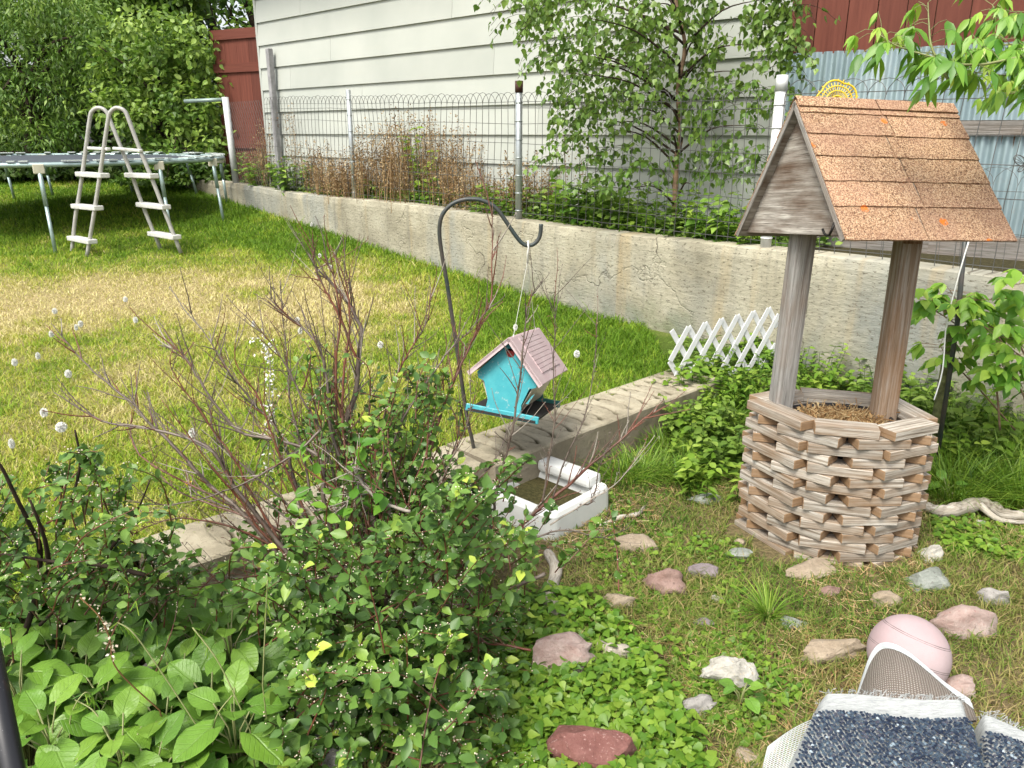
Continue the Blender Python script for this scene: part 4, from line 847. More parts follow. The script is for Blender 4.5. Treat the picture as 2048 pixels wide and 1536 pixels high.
# ================================================================ birch in front of the siding
bt = thing('birch_tree', 'young birch with small fluttering leaves between the fence and the off-white siding', 'tree', (1.30, 6.25, .61))
trk = [PY(1355, 395, 6.2), PY(1352, 330, 6.2), PY(1362, 270, 6.2), PY(1356, 180, 6.15), PY(1370, 90, 6.1), PY(1352, 0, 6.1), PY(1360, -150, 6.1)]; trk[0].z = .58
mb = MB(); sp_ = smooth_path(trk, 4); mb.tube(sp_, [.024*(1-.6*i/(len(sp_)-1)) for i in range(len(sp_))], 8); trunk = mb.build('trunk', MAT['barkL'], bt)
poly = [(1035, -60), (1045, 50), (1105, 60), (1090, 110), (1150, 130), (1110, 180), (1135, 260), (1100, 320), (1170, 385), (1300, 400), (1440, 380), (1500, 330), (1545, 230), (1580, 120), (1575, -60)]
hole = [(1425, -20), (1478, -20), (1475, 95), (1520, 150), (1540, 300), (1500, 330), (1440, 250), (1430, 150)]
q = sample_poly(poly, 800); q = q[~(in_poly(q[:, 0], q[:, 1], hole) & (rng.random(len(q)) < .8))]; lowp = (q[:, 1] > 240) & (rng.random(len(q)) < .45); q = q[~lowp]
yy = rng.uniform(5.75, 6.75, len(q)); yy = np.minimum(yy, 7.45 - .967*(q[:, 0]-1024)/1560*6.0 + .0); C = rays_at(q, yy); mb = MB(); Ps = []; Ds = []
for c in C:
    L = random.uniform(.12, .34); d = Vector((c[0]-1.35, (c[1]-6.2)*.6, .35)).normalized(); p = Vector(c); pts = [p]
    for j in range(5): d = (d + Vector((random.gauss(0, .18), random.gauss(0, .18), -.30))).normalized(); p = p + d*L/5; pts.append(p)
    mb.tube(pts, .0016, 3, cap=False)
    for j in range(random.randint(7, 12)):
        a = pts[random.randint(0, 5)]; Ps.append(tuple(a+Vector((random.gauss(0, .014), random.gauss(0, .014), random.gauss(0, .014))))); dd = Vector((random.gauss(0, .55), random.gauss(0, .55), -1)); Ds.append(tuple(dd))
for k in range(0, len(C), 22):
    e = Vector(C[k]); s_ = min(sp_, key=lambda a: abs(a.z-(e.z-.25*abs(e.x-a.x)-.1))); m_ = s_.lerp(e, .5)+Vector((0, 0, .08)); mb.tube(smooth_path([s_, m_, e], 4), [.011*(1-.85*i/8) for i in range(9)], 5)
mb.build('branches', MAT['bark'], trunk)
n = len(Ps); N = rnd_dir(n, -.2, .6); N[:, 1] -= .5
scatter('leaves', MAT['birch'], bt, Ps, Ds, N, rng.uniform(.032, .058, n), T_BIRCH, v=np.clip(.25+.6*rng.random(n)+.25*(np.array(Ps)[:, 2]-1.5)*.3, 0, 1))
# ================================================================ weeds on the terrace
def weed(name, label, base, n, hgt, spread, mat, size, tpl=T_LEAF, group=None, cat='plant', pairs=6, lean=.25, vb=0.0, stemr=.003, vr=.8, leafd=.3):
    base = Vector(base); t = thing(name, label, cat, base, group); mb = MB(); Ps = []; Ds = []; Vs = []
    for i in range(n):
        a = random.uniform(0, 6.28); r = spread*math.sqrt(random.random()); b = base + Vector((r*math.cos(a), r*math.sin(a), -.01)); hh = hgt*random.uniform(.55, 1.05)
        d = Vector((math.cos(a)*lean*random.random(), math.sin(a)*lean*random.random(), 1)).normalized(); pts = [b]; k = 6
        for j in range(k): d = (d+Vector((random.gauss(0, .08), random.gauss(0, .08), 0))).normalized(); pts.append(pts[-1]+d*hh/k)
        mb.tube(pts, [stemr*(1-.6*j/k) for j in range(k+1)], 3, cap=False)
        vb_ = random.uniform(0, .4)
        for j in range(pairs):
            f = (j+.8)/pairs; ii = f*k; i0 = min(k-1, int(ii)); p = pts[i0].lerp(pts[i0+1], ii-i0); aa = random.uniform(0, 3.14)
            for sgn in (0, math.pi): Ps.append(tuple(p)); Ds.append((math.cos(aa+sgn), math.sin(aa+sgn), random.uniform(-.2, leafd+.3*f))); Vs.append(min(1, max(0, vb+vb_+vr*.5*random.random()+.25*f)))
    mb.build('stems', mat, t); m = len(Ps); N = np.tile([0, 0, 1.0], (m, 1)) + .35*rng.normal(size=(m, 3))
    scatter('leaves', mat, t, Ps, Ds, N, rng.uniform(size*.6, size*1.1, m), tpl, v=np.array(Vs), curl=.2); return t
def dryweed(name, label, base, n, hgt, spread, group, dens=30, mat='dry'):
    base = Vector(base); t = thing(name, label, 'dry plant', base, group)
    a = rng.uniform(0, 6.28, n); r = spread*np.sqrt(rng.random(n)); b = np.stack([base.x+r*np.cos(a), base.y+r*np.sin(a), np.full(n, base.z-.02)], 1)
    hh = hgt*rng.uniform(.5, 1.05, n); az = rng.uniform(0, 6.28, n); bd = rng.uniform(.02, .22, n)
    blades('stalks', MAT[mat], t, b, hh, .0055, az, bd, rng.uniform(.15, .7, n), 3)
    ti = rng.uniform(.3, 1.0, (n, dens)); d = np.stack([np.cos(az), np.sin(az), 0*az], 1)
    p = b[:, None, :] + d[:, None, :]*(bd*hh)[:, None, None]*(ti**1.8)[..., None] + np.array([0, 0, 1.])*(hh[:, None]*(ti-.36*bd[:, None]*ti*ti))[..., None]
    rad = (.012+.035*(1-ti)*rng.random((n, dens))); p = p.reshape(-1, 3) + rnd_dir(n*dens)*rad.reshape(-1, 1); m = len(p)
    D = rnd_dir(m, .1, 1); scatter('seed_heads', MAT[mat], t, p, D, rnd_dir(m), rng.uniform(.010, .028, m), T_DIAM, v=np.clip(np.repeat(rng.random(n), dens)*.6+.5*rng.random(m), 0, 1)); return t
GD = 'brown seed stalks along the wire fence'
for s in np.arange(-3.1, 2.7, .33):
    hgt = .75 + .25*math.sin(s*2.3) + random.uniform(-.1, .12) - (.12 if s > 1.6 else 0)
    dryweed('dry_weed', 'brown dry seed stalks behind the looped wire fence, left of the brown-capped post', wpt(s, random.uniform(.25, .55), .61), random.randint(80, 105), hgt*1.14, .28, GD)
dryweed('dry_weed', 'few thin dry seed stalks just right of the brown-capped fence post', wpt(3.25, .4, .61), 8, .95, .12, None, 18)
GW = 'leafy weeds along the foot of the wire fence'
k = 0
for s in np.arange(-3.3, 5.2, .26):
    gap = -1.2 < s < 2.3
    hh = (random.uniform(.18, .34) if gap else random.uniform(.38, .58) if s < 0 else random.uniform(.26, .46))
    weed('leafy_weed', 'green leafy weeds at the foot of the looped wire fence', wpt(s, random.uniform(.18, .5), .61), 24 if not gap else 10, hh, .17, MAT['weed'] if k % 3 else MAT['tree_mid'], random.uniform(.065, .10), group=GW, pairs=5, lean=.5, vb=.0); k += 1
weed('tall_green_weed', 'bright yellow-green leafy stem among the brown stalks', wpt(1.07, .30, .61), 4, .86, .06, MAT['maple'], .11, pairs=12, lean=.12, vb=.1, stemr=.006, leafd=.5)
weed('tall_green_weed', 'pale thin green weed behind the fence near the second post', wpt(.5, .5, .61), 4, .9, .06, MAT['tree_light'], .05, T_LANCE, pairs=14, lean=.15)
weed('broad_leaved_weed', 'bright broad-leaved bush right of the brown-capped fence post', wpt(3.45, .28, .61), 14, .42, .16, MAT['tree_light'], .11, pairs=6, lean=.4, vb=-.2)
weed('broad_leaved_weed', 'bright round-leaved weed at the wall top left of the white-capped post', wpt(4.72, .26, .61), 12, .36, .14, MAT['tree_light'], .09, T_BIRCH, pairs=6, lean=.4, vb=-.2)
weed('leafy_weed', 'fine-leaved dark weeds under the birch beside the white-capped post', wpt(5.0, .45, .61), 26, .55, .2, MAT['tree_mid'], .045, T_LANCE, pairs=12, lean=.3)
q = np.stack([rng.uniform(-4, 5.3, 9000), rng.uniform(.16, .95, 9000)], 1); pp = np.array([wpt(a, b, .62) for a, b in q]); pp[:, 2] += .10*rng.random(9000)*fbm(q[:, 0], q[:, 1], 3, 4)*2
props(scatter('undergrowth', MAT['tree_mid'], None, pp, rnd_dir(9000, -.1, .6), np.tile([0, -.3, 1.], (9000, 1))+.4*rng.normal(size=(9000, 3)), rng.uniform(.03, .07, 9000), T_LEAF), 'low tangled undergrowth between the fence and the siding', 'undergrowth', kind='stuff')
# ================================================================ box elder at the right edge
be = thing('box_elder', 'box elder with drooping yellow-green leaflets reaching in over the well roof', 'tree', (2.75, 2.35, -.18))
mb = MB(); trk = [Vector((2.75, 2.35, -.25)), Vector((2.72, 2.4, .8)), Vector((2.6, 2.45, 1.5)), Vector((2.45, 2.5, 2.6))]; sp2 = smooth_path(trk, 5); mb.tube(sp2, [.06*(1-.5*i/(len(sp2)-1)) for i in range(len(sp2))], 8); btk = mb.build('trunk', MAT['barkL'], be)
brs = [[(2200, 90), (2060, 110), (1950, 130), (1870, 115), (1790, 90), (1750, 60)], [(1900, 165), (1865, 100), (1858, 50), (1856, 5)], [(2200, 60), (2100, 30), (2010, 40), (1985, 10)], [(2200, 150), (2080, 150), (1990, 150), (1930, 140)], [(2200, 180), (2090, 100), (2000, 90), (1940, 110)], [(2150, 200), (2090, 190), (2040, 185), (2010, 190)]]
mb = MB(); Ps = []; Ds = []
for bi, b in enumerate(brs):
    yb = 2.35+.12*bi % .4; pts = smooth_path([PY(x, y, yb+.03*i) for i, (x, y) in enumerate(b)], 4); mb.tube(pts, [.005*(1-.75*i/(len(pts)-1)) for i in range(len(pts))], 5)
    if bi != 1: mb.tube([Vector((2.62, 2.45, pts[0].z-.1)), pts[0]], .007, 5)
    for i in range(1 if bi == 1 else 0, len(pts)):
        for r_ in range(2 if bi != 1 else 1):
            p = pts[i]; pe = Vector((random.gauss(0, .5), random.gauss(0, .5), random.uniform(-.2, .4))).normalized()*random.uniform(.04, .10); e = p+pe; mb.tube([p, p.lerp(e, .5)+Vector((0, 0, .008)), e], .0011, 3, cap=False)
            base = Vector((pe.x, pe.y, -.02)).normalized(); side = base.cross(Vector((0, 0, 1))); tipf = (.35 if i > len(pts)-4 else 1)
            for ang in (0, .8, -.8, 1.3, -1.3)[:random.choice((3, 5))]:
                dv = base*math.cos(ang)+side*math.sin(ang)+Vector((0, 0, random.uniform(-1.1, -.3))); Ps.append(tuple(e + dv.normalized()*.004)); Ds.append(tuple(dv)+(tipf,))
mb.build('branches', m_plain("green_twig_bark", (.20, .22, .08), .7), btk)
n = len(Ps); Ds = np.array(Ds); scatter('leaves', MAT['maple'], be, Ps, Ds[:, :3], np.tile([0, -.4, 1.], (n, 1))+.3*rng.normal(size=(n, 3)), rng.uniform(.045, .075, n)*(.5+.5*Ds[:, 3]), (T_LANCE[0]*np.array([1.25, 1, 1]), T_LANCE[1]), v=np.clip(rng.random(n)*.7+.5*(1-Ds[:, 3]), 0, 1), curl=.25)
vn = thing('leafy_sapling', 'leafy box elder saplings climbing in front of the concrete wall at the right edge', 'sapling', (2.35, 3.55, -.1))
mb = MB(); Ps = []; Ds = []
for b, yb in (([(2000, 860), (1990, 760), (1960, 690), (1900, 640), (1850, 610), (1835, 590)], 3.45), ([(2080, 800), (2040, 690), (1985, 655), (1930, 620), (1900, 580)], 3.5), ([(2100, 850), (2070, 640), (2048, 600), (1960, 600), (1900, 605)], 3.4), ([(2030, 860), (1960, 780), (1900, 720), (1880, 690)], 3.5), ([(2100, 850), (2090, 780), (2050, 720), (2010, 690), (1990, 660)], 3.3), ([(2060, 860), (2050, 800), (2030, 760), (2000, 740)], 3.3), ([(2100, 600), (2070, 565), (2030, 570)], 3.3)):
    pts = smooth_path([PY(x, y, yb) for x, y in b], 4); mb.tube(pts, [.005*(1-.7*i/(len(pts)-1)) for i in range(len(pts))], 5)
    for i in range(5, len(pts)):
        for r_ in range(2):
            p = pts[i]; pe = Vector((random.gauss(0, .6), random.gauss(-.1, .4), random.uniform(-.1, .4))).normalized()*random.uniform(.05, .12); e = p+pe; mb.tube([p, e], .0014, 3, cap=False)
            base = Vector((pe.x, pe.y, 0)).normalized(); side = base.cross(Vector((0, 0, 1)))
            for ang in (0, .9, -.9): dv = base*math.cos(ang)+side*math.sin(ang)+Vector((0, 0, random.uniform(-.8, -.1))); Ps.append(tuple(e)); Ds.append(tuple(dv))
mb.build('stems', MAT['barkL'], vn); n = len(Ps); scatter('leaves', MAT['maple'], vn, Ps, Ds, np.tile([0, -.4, 1.], (n, 1))+.3*rng.normal(size=(n, 3)), rng.uniform(.05, .085, n), T_LEAF, v=.1+rng.random(n)*.8, curl=.25)
# ================================================================ weeds around the well
GQ = 'leafy weeds between the lattice, the well and the concrete wall'
for i in range(46):
    u = random.random(); px_, py_ = random.choice([(random.uniform(1350, 1480), random.uniform(760, 960)), (random.uniform(1380, 1560), random.uniform(700, 800)), (random.uniform(1600, 1860), random.uniform(715, 800)), (random.uniform(1840, 2060), random.uniform(760, 900))])
    p = P(px_, py_+30, -.12); p.y = min(p.y, float(wall_y(p.x))-.14)
    if (p.x-1.27)**2/.2+(p.y-2.86)**2/.13 < 1: continue
    p.z = float(bed_z(p.x, p.y)); weed('garden_weed', 'leafy green weeds crowding between the well, the lattice and the concrete wall', p, 12, random.uniform(.16, .30), .13, random.choice([MAT['weed'], MAT['weed'], MAT['tree_mid']]), random.uniform(.04, .075), random.choice([T_LEAF, T_LANCE, T_LEAF]), group=GQ, pairs=7, lean=.6, vb=random.uniform(-.1, .12))
for lab, ps, nb, hh in (('tall soft drooping grass right of the well above the driftwood', [(1900, 960), (1960, 930), (2020, 900), (1900, 890), (1990, 980), (2050, 960), (1880, 840), (1950, 850), (2040, 1010), (1910, 1000)], 420, .30),
                     ('tall drooping grass left of the well in front of the lattice', [(1390, 850), (1330, 900), (1420, 920), (1290, 950), (1370, 960), (1250, 960), (1440, 870)], 330, .17),
                     ('dense bright grass tufts behind the well foot', [(1880, 780), (1840, 830), (1700, 790)], 300, .26)):
    for (a, b) in ps:
        p = P(a, b, -.18); p.z = float(bed_z(p.x, p.y)); m = nb; an = rng.uniform(0, 6.28, m); rr = .10*np.sqrt(rng.random(m)); base = np.stack([p.x+rr*np.cos(an), p.y+rr*np.sin(an), np.full(m, p.z-.01)], 1)
        o = blades('grass_clump', MAT['weed'], None, base, hh*rng.uniform(.4, 1.1, m), .0042, an+rng.normal(0, .6, m), rng.uniform(.3, 1.5, m), np.clip(rng.normal(.55, .25, m), 0, 1), 4, origin=p)
        props(o, lab, 'grass clump', lab[:40])
p = P(1535, 1240, -.18); m = 130; an = rng.uniform(0, 6.28, m); base = np.stack([p.x+.015*np.cos(an), p.y+.015*np.sin(an), np.full(m, -.18)], 1)
props(blades('grass_tuft', MAT['weed'], None, base, rng.uniform(.06, .16, m), .004, an, rng.uniform(.4, 1.5, m), np.clip(rng.normal(.6, .2, m), 0, 1), 4, origin=p), 'spiky bright green grass tuft alone in the middle of the stony bed', 'grass tuft')
# ================================================================ dandelion seed heads on the lawn
MAT['fluff'] = m_plain("dandelion_fluff", (.80, .80, .76), .9, 0, .05); MAT['dstem'] = m_plain("dandelion_stem", (.22, .24, .09), .6)
def dandelion(p, h=.07, r=.023):
    t = thing('dandelion', 'white dandelion seed head standing in the lawn', 'dandelion', p, 'dandelion clocks scattered over the lawn')
    mb = MB(); mb.tube([p, p+Vector((.006, 0, h*.6)), p+Vector((.004, .003, h))], .0024, 5); mb.build('stem', MAT['dstem'], t)
    c = np.array(p)+np.array([.004, .003, h]); m = 300; D = rnd_dir(m, -.85, 1); V1 = scatter('seed_head', MAT['fluff'], t, np.tile(c, (m, 1))+D*.003, D, rnd_dir(m), np.full(m, r), (np.array([(-.02, 0, 0), (.02, 0, 0), (.09, 1, 0), (-.09, 1, 0), (0, 1, .08), (0, 1, -.08)], float), [(0, 1, 2, 3), (0, 1, 4), (0, 1, 5)]))
    return t
d0 = None
for (x_, y_) in [(120, 855), (88, 826), (75, 712), (28, 725), (102, 668), (152, 655), (160, 648), (135, 748), (22, 888), (508, 648), (600, 662), (595, 640), (1155, 708), (385, 866), (110, 622), (272, 640), (660, 540), (605, 455), (625, 470), (760, 690), (640, 520), (250, 600), (1030, 655)]:
    h = .065; z = 0.0
    for _ in range(3): g_ = P(x_, y_, z+h); z = float(lawn_z(g_.x, g_.y))
    p = Vector((g_.x, g_.y, z))
    if d0 is None: d0 = dandelion(p, h); continue
    c = d0.copy(); COL.objects.link(c); c.location = p; c.rotation_euler.z = random.uniform(0, 6.28); s_ = random.uniform(.5, .85); c.scale = (s_, s_, 1)
    for ch in list(d0.children): k_ = ch.copy(); COL.objects.link(k_); k_.parent = c
fl = thing('dandelion_flower', 'single yellow dandelion flower low in the lawn behind the bare stems', 'flower', P(378, 968, .05)); p = Vector(fl.location)
mb = MB(); mb.tube([p-Vector((0, 0, .06)), p], .0015, 4); mb.build('stem', MAT['dstem'], fl); n = 60; scatter('petals', m_plain("yellow_petals", (.75, .55, .02), .6), fl, np.tile(np.array(p), (n, 1)), rnd_dir(n, .1, .9), rnd_dir(n), np.full(n, .016), T_DIAM)
# ================================================================ central shrub: bare stems above, leaves below
MAT['stem'] = _pole("grey_brown_shrub_bark", (.075, .052, .04), (.15, .12, .095)); MAT['stemred'] = _pole("red_brown_shrub_bark", (.14, .042, .022), (.10, .055, .038)); MAT['lichen'] = m_plain("pale_bare_twig", (.30, .265, .22), .8)
MAT['flower'] = m_leaf("tiny_pale_flowers", [(.60, .45, .36), (.75, .66, .50), (.80, .76, .62)], .2, .6)
sh = thing('cotoneaster_shrub', 'large half bare shrub in the middle with grey stems above dense small glossy leaves', 'shrub', P(775, 1240, -.18))
SB = Vector(P(775, 1245, -.18))
BR_ = [
 ([(103, 647), (164, 719), (222, 773), (267, 808), (291, 838), (335, 879), (379, 927), (427, 978), (472, 1013), (540, 1090), (610, 1170)], 2.55, 2.25, .0085, 'stem'),
 ([(109, 784), (205, 842), (291, 855), (393, 883), (434, 914), (468, 972), (506, 1020), (560, 1090), (620, 1160)], 2.35, 2.2, .009, 'stem'),
 ([(366, 606), (414, 674), (455, 739), (513, 814), (543, 842), (571, 893), (584, 944), (610, 1040), (650, 1150)], 2.6, 2.3, .007, 'stem'),
 ([(318, 690), (362, 705), (393, 750), (427, 804), (479, 862), (547, 879), (625, 903), (646, 944), (650, 1013), (690, 1150)], 2.45, 2.25, .008, 'stem'),
 ([(628, 530), (694, 602), (708, 627), (723, 664), (717, 710), (712, 785), (694, 835), (692, 885), (704, 947), (717, 993), (746, 1039), (760, 1072), (767, 1143), (775, 1177), (780, 1250)], 2.5, 2.22, .016, 'stem'),
 ([(625, 470), (628, 520), (640, 560), (662, 600), (690, 660), (712, 715)], 2.5, 2.42, .005, 'stemred'),
 ([(984, 400), (984, 500), (982, 602), (967, 630), (940, 691), (919, 736), (899, 784), (871, 859), (858, 927), (850, 1020), (830, 1120), (800, 1200)], 2.75, 2.3, .008, 'stemred'),
 ([(1087, 555), (1059, 602), (1049, 660), (1042, 739), (1035, 790), (1025, 859), (1008, 927), (994, 978), (985, 1040), (975, 1085)], 2.5, 2.35, .0055, 'stem'),
 ([(1329, 814), (1288, 838), (1227, 893), (1176, 934), (1135, 972), (1083, 1013), (1042, 1052), (1008, 1079), (964, 1110), (902, 1122), (834, 1125), (772, 1122)], 2.75, 2.2, .0105, 'stemred'),
 ([(1107, 575), (1110, 640), (1107, 740), (1110, 830), (1100, 900), (1092, 960), (1085, 1005)], 2.45, 2.4, .004, 'stem'),
 ([(772, 1148), (793, 1196), (830, 1223), (865, 1235), (902, 1230), (940, 1213), (988, 1192), (1090, 1148)], 2.15, 2.0, .006, 'stem'),
 ([(865, 1235), (919, 1237), (970, 1284), (1010, 1290), (1063, 1301)], 2.05, 1.95, .004, 'stemred'),
 ([(360, 1180), (440, 1165), (520, 1150), (600, 1143), (700, 1128), (765, 1122)], 2.0, 2.15, .0045, 'stemred'),
 ([(860, 585), (855, 640), (820, 700), (790, 760), (770, 830), (745, 900), (735, 980), (755, 1060)], 2.55, 2.3, .006, 'stemred'),
 ([(985, 610), (940, 660), (900, 700), (850, 770), (800, 850), (780, 930), (765, 1050)], 2.6, 2.3, .005, 'stem'),
 ([(645, 500), (668, 560), (680, 640), (672, 720), (675, 800), (690, 860), (700, 930)], 2.45, 2.35, .0065, 'stemred'),
 ([(660, 490), (690, 560), (700, 640), (690, 730), (684, 820), (690, 900)], 2.42, 2.32, .005, 'stemred'),
 ([(530, 590), (568, 625), (610, 660), (640, 700), (655, 770), (660, 850), (680, 920)], 2.5, 2.33, .0065, 'stem'),
 ([(505, 645), (545, 690), (585, 755), (605, 800), (640, 860), (670, 960), (700, 1060)], 2.4, 2.28, .005, 'stem'),
 ([(560, 560), (566, 640), (575, 720), (580, 800), (600, 880), (620, 980)], 2.55, 2.3, .004, 'stem'),
 ([(480, 640), (470, 720), (520, 800), (555, 900), (590, 980), (640, 1090)], 2.35, 2.25, .0045, 'stemred'),
 ([(325, 800), (420, 930), (480, 1000), (520, 1060), (580, 1120)], 2.2, 2.2, .005, 'stemred'),
 ([(348, 690), (345, 740), (420, 850), (470, 920), (510, 1000), (560, 1080)], 2.3, 2.22, .0045, 'stemred'),
 ([(255, 1000), (330, 1010), (430, 990), (520, 950), (600, 900), (640, 860)], 2.1, 2.3, .0045, 'stem'),
 ([(240, 1085), (330, 1040), (400, 1040), (480, 1060), (560, 1100)], 2.1, 2.2, .004, 'stemred'),
 ([(735, 1040), (720, 990), (712, 950), (705, 935), (720, 960), (740, 985), (780, 1010), (820, 1024)], 2.15, 2.1, .0055, 'lichen'),
 ([(660, 1030), (690, 1010), (700, 990), (712, 985)], 2.18, 2.2, .005, 'lichen'),
 ([(1225, 880), (1200, 930), (1185, 1000), (1160, 1010)], 2.5, 2.45, .003, 'stem'),
 ([(1195, 620), (1190, 720), (1170, 830), (1130, 920), (1105, 1000)], 2.6, 2.45, .0035, 'stem'),
 ([(1310, 870), (1240, 960), (1180, 1000), (1100, 1050)], 2.5, 2.4, .003, 'lichen'),
 ([(560, 1290), (520, 1230), (540, 1190), (620, 1160), (700, 1150)], 1.95, 2.1, .004, 'stem'),
 ([(330, 1310), (385, 1230), (400, 1180), (470, 1120), (530, 1090)], 2.0, 2.15, .0035, 'stemred'),
 ([(1260, 1055), (1200, 1075), (1130, 1060), (1060, 1080), (990, 1120)], 2.35, 2.25, .004, 'stem'),
 ([(885, 1510), (888, 1400), (878, 1330), (862, 1260), (840, 1225)], 1.8, 1.95, .0035, 'stemred'),
]
for k in range(20):   # untraced slender stems rising from the same root
    a = random.uniform(-1, 1); x0 = 745 + 120*a; bx = 660+340*a+random.uniform(-60, 60); ty = random.uniform(560, 860) + 160*abs(a)
    BR_.append(([(bx+80*a+random.uniform(-40, 40), ty), (bx+40*a, ty+.35*(1080-ty)), (bx*.6+x0*.4, ty+.7*(1080-ty)), (x0, 1110)], random.uniform(2.3, 2.75), random.uniform(2.2, 2.35), random.uniform(.0028, .0055), random.choice(['stem', 'stemred', 'stemred'])))
mbs = {'stem': MB(), 'stemred': MB(), 'lichen': MB()}; twig_roots = []
for pts, y0, y1, rad, mt in BR_:
    n = len(pts); W = smooth_path([PY(x, y, y0+(y1-y0)*i/(n-1)) for i, (x, y) in enumerate(pts)], 5); m = len(W)
    jit = [Vector((random.gauss(0, .0009), random.gauss(0, .001), random.gauss(0, .0009))) for _ in W]; W = [a+b for a, b in zip(W, jit)]
    if rad >= .008: W[-1] = W[-1].lerp(SB, .5)
    mbs[mt].tube(W, [max(.0012, rad*(.16+.84*(i/(m-1))**.8)) for i in range(m)], 6)
    for i in range(2, m-2):
        if random.random() < .75: twig_roots += [(W[i], (W[i-1]-W[i]).normalized(), rad, i/(m-1), mt)]*random.choice((1, 1, 2))
        if random.random() < .6:   # knobs and spur buds
            d = Vector((random.gauss(0, 1), random.gauss(0, .6), random.gauss(.3, 1))).normalized(); mbs[mt].tube([W[i], W[i]+d*random.uniform(.006, .018)], [.0022, .0008], 4)
for p, d, rad, f, mt in twig_roots:
    if f > .85: continue
    dd = (d + Vector((random.gauss(0, .55), random.gauss(0, .5), random.gauss(.35, .45)))).normalized(); L = random.uniform(.04, .20)*(1 if f < .6 else .7); pts = [p]; k = 5
    for j in range(k): dd = (dd+Vector((random.gauss(0, .07), random.gauss(0, .07), random.gauss(.05, .07)))).normalized(); pts.append(pts[-1]+dd*L/k)
    r_ = max(.0011, min(.0028, rad*.35)); mb = mbs[random.choice(['stem', 'stemred', mt, 'lichen' if random.random() < .4 else mt])]; mb.tube(pts, [r_*(1-.6*j/k) for j in range(k+1)], 4, cap=False)
    for j in range(1, k+1):
        if random.random() < .7: d3 = Vector((random.gauss(0, 1), random.gauss(0, 1), random.gauss(.3, 1))).normalized(); mb.tube([pts[j], pts[j]+d3*random.uniform(.004, .012)], [.0016, .0007], 3, cap=False)
mb = mbs['stem']
for k in range(9): a = k*.7; mb.tube([SB+Vector((.03*math.cos(a), .03*math.sin(a), -.05)), SB+Vector((.05*math.cos(a), .04*math.sin(a), .10)), SB+Vector((.13*math.cos(a), .1*math.sin(a), .24))], [.014, .011, .006], 6)
for k_, nm in (('stem', 'grey_stems'), ('stemred', 'red_stems'), ('lichen', 'dead_twigs')): mbs[k_].build(nm, MAT[k_], sh)
def shoots(t, root, poly, yr, ns, leaf, per, mat, L=(.22, .42), fl=.25, fmat=None, up=.25, tpl=T_LEAF, vb=0.0, zmin=-.15, bushy=.55, wts=None):
    q = sample_poly(poly, ns); yy = rng.uniform(*yr, len(q)); C = rays_at(q, yy); mb = MB(); Ps, Ds, Vs, Fs = [], [], [], []
    for c in C:
        e = Vector(c)
        if e.z < zmin: e = Vector((e.x, e.y, zmin + random.uniform(0, .05)))
        out = (e - root); out.z = max(out.z, -.1)*.6; out = (out.normalized() + Vector((random.gauss(0, .5), random.gauss(0, .5), random.uniform(-.1, .4)+up))).normalized(); LL = random.uniform(*L)
        s_ = e - out*LL - Vector((0, 0, LL*.15)); s_.z = max(s_.z, -.17); m_ = s_.lerp(e, .5)+Vector((random.gauss(0, .02), random.gauss(0, .02), random.uniform(.0, .05)))
        W = smooth_path([s_, m_, e], 5); mb.tube(W, [.0026*(1-.6*i/(len(W)-1)) for i in range(len(W))], 4, cap=False); cb = random.uniform(-.15, .2)
        for j in range(per):
            f = .12+.88*(j+random.random())/per; ii = f*(len(W)-1); i0 = min(len(W)-2, int(ii)); p = W[i0].lerp(W[i0+1], ii-i0); ax_ = (W[i0+1]-W[i0]).normalized()
            d = (ax_*.45 + Vector((random.gauss(0, .7), random.gauss(0, .7), random.gauss(.15, .5)))).normalized()
            if f > .96: d = ax_
            Ps.append(tuple(p)); Ds.append(tuple(d)); Vs.append(min(1, max(0, .12+cb+vb+.42*random.random()+(.55 if f > .9 and random.random() < .18 else 0))))
            if random.random() < fl:
                for _ in range(random.randint(1, 3)): Fs.append(tuple(p + Vector((random.gauss(0, .01), random.gauss(0, .01), random.uniform(0, .014)))))
    mb.build('shoots', MAT['stemred'], t); n = len(Ps); N = np.tile([0, -.35, 1.], (n, 1))+.45*rng.normal(size=(n, 3)); scatter('leaves', mat, t, Ps, Ds, N, rng.uniform(leaf*.55, leaf*1.15, n), tpl, v=np.array(Vs), curl=.15)
    if Fs:
        m = len(Fs); oc = (np.array([(0, 0, 0), (.5, .5, 0), (0, 1, 0), (-.5, .5, 0), (0, .5, .5), (0, .5, -.5)], float), [(0, 1, 4), (1, 2, 4), (2, 3, 4), (3, 0, 4), (1, 0, 5), (2, 1, 5), (3, 2, 5), (0, 3, 5)])
        scatter('flowers', MAT['flower'], t, Fs, rnd_dir(m, .1, 1), rnd_dir(m), rng.uniform(.003, .0062, m), oc, v=rng.random(m))
core = [(500, 1120), (560, 1060), (640, 1040), (720, 1060), (800, 1000), (860, 940), (960, 950), (1030, 1040), (1090, 1080), (1060, 1160), (1040, 1250), (1090, 1340), (1010, 1420), (1040, 1560), (960, 1650), (520, 1650), (470, 1500), (500, 1400), (560, 1330), (500, 1250), (440, 1180)]
shoots(sh, SB, core, (1.62, 2.25), 300, .042, 20, MAT['coton'], fl=.30, zmin=-.13)
shoots(sh, SB, [(560, 1280), (700, 1250), (900, 1260), (1000, 1330), (1040, 1440), (1010, 1600), (480, 1600), (490, 1420)], (1.45, 1.75), 120, .046, 20, MAT['coton'], fl=.45, zmin=-.12)
shoots(sh, SB, [(700, 820), (780, 740), (850, 690), (890, 740), (860, 860), (900, 900), (980, 930), (1080, 890), (1040, 960), (960, 1040), (860, 1010), (700, 1000), (640, 920)], (2.25, 2.6), 95, .038, 15, MAT['coton'], L=(.15, .3), fl=.2)
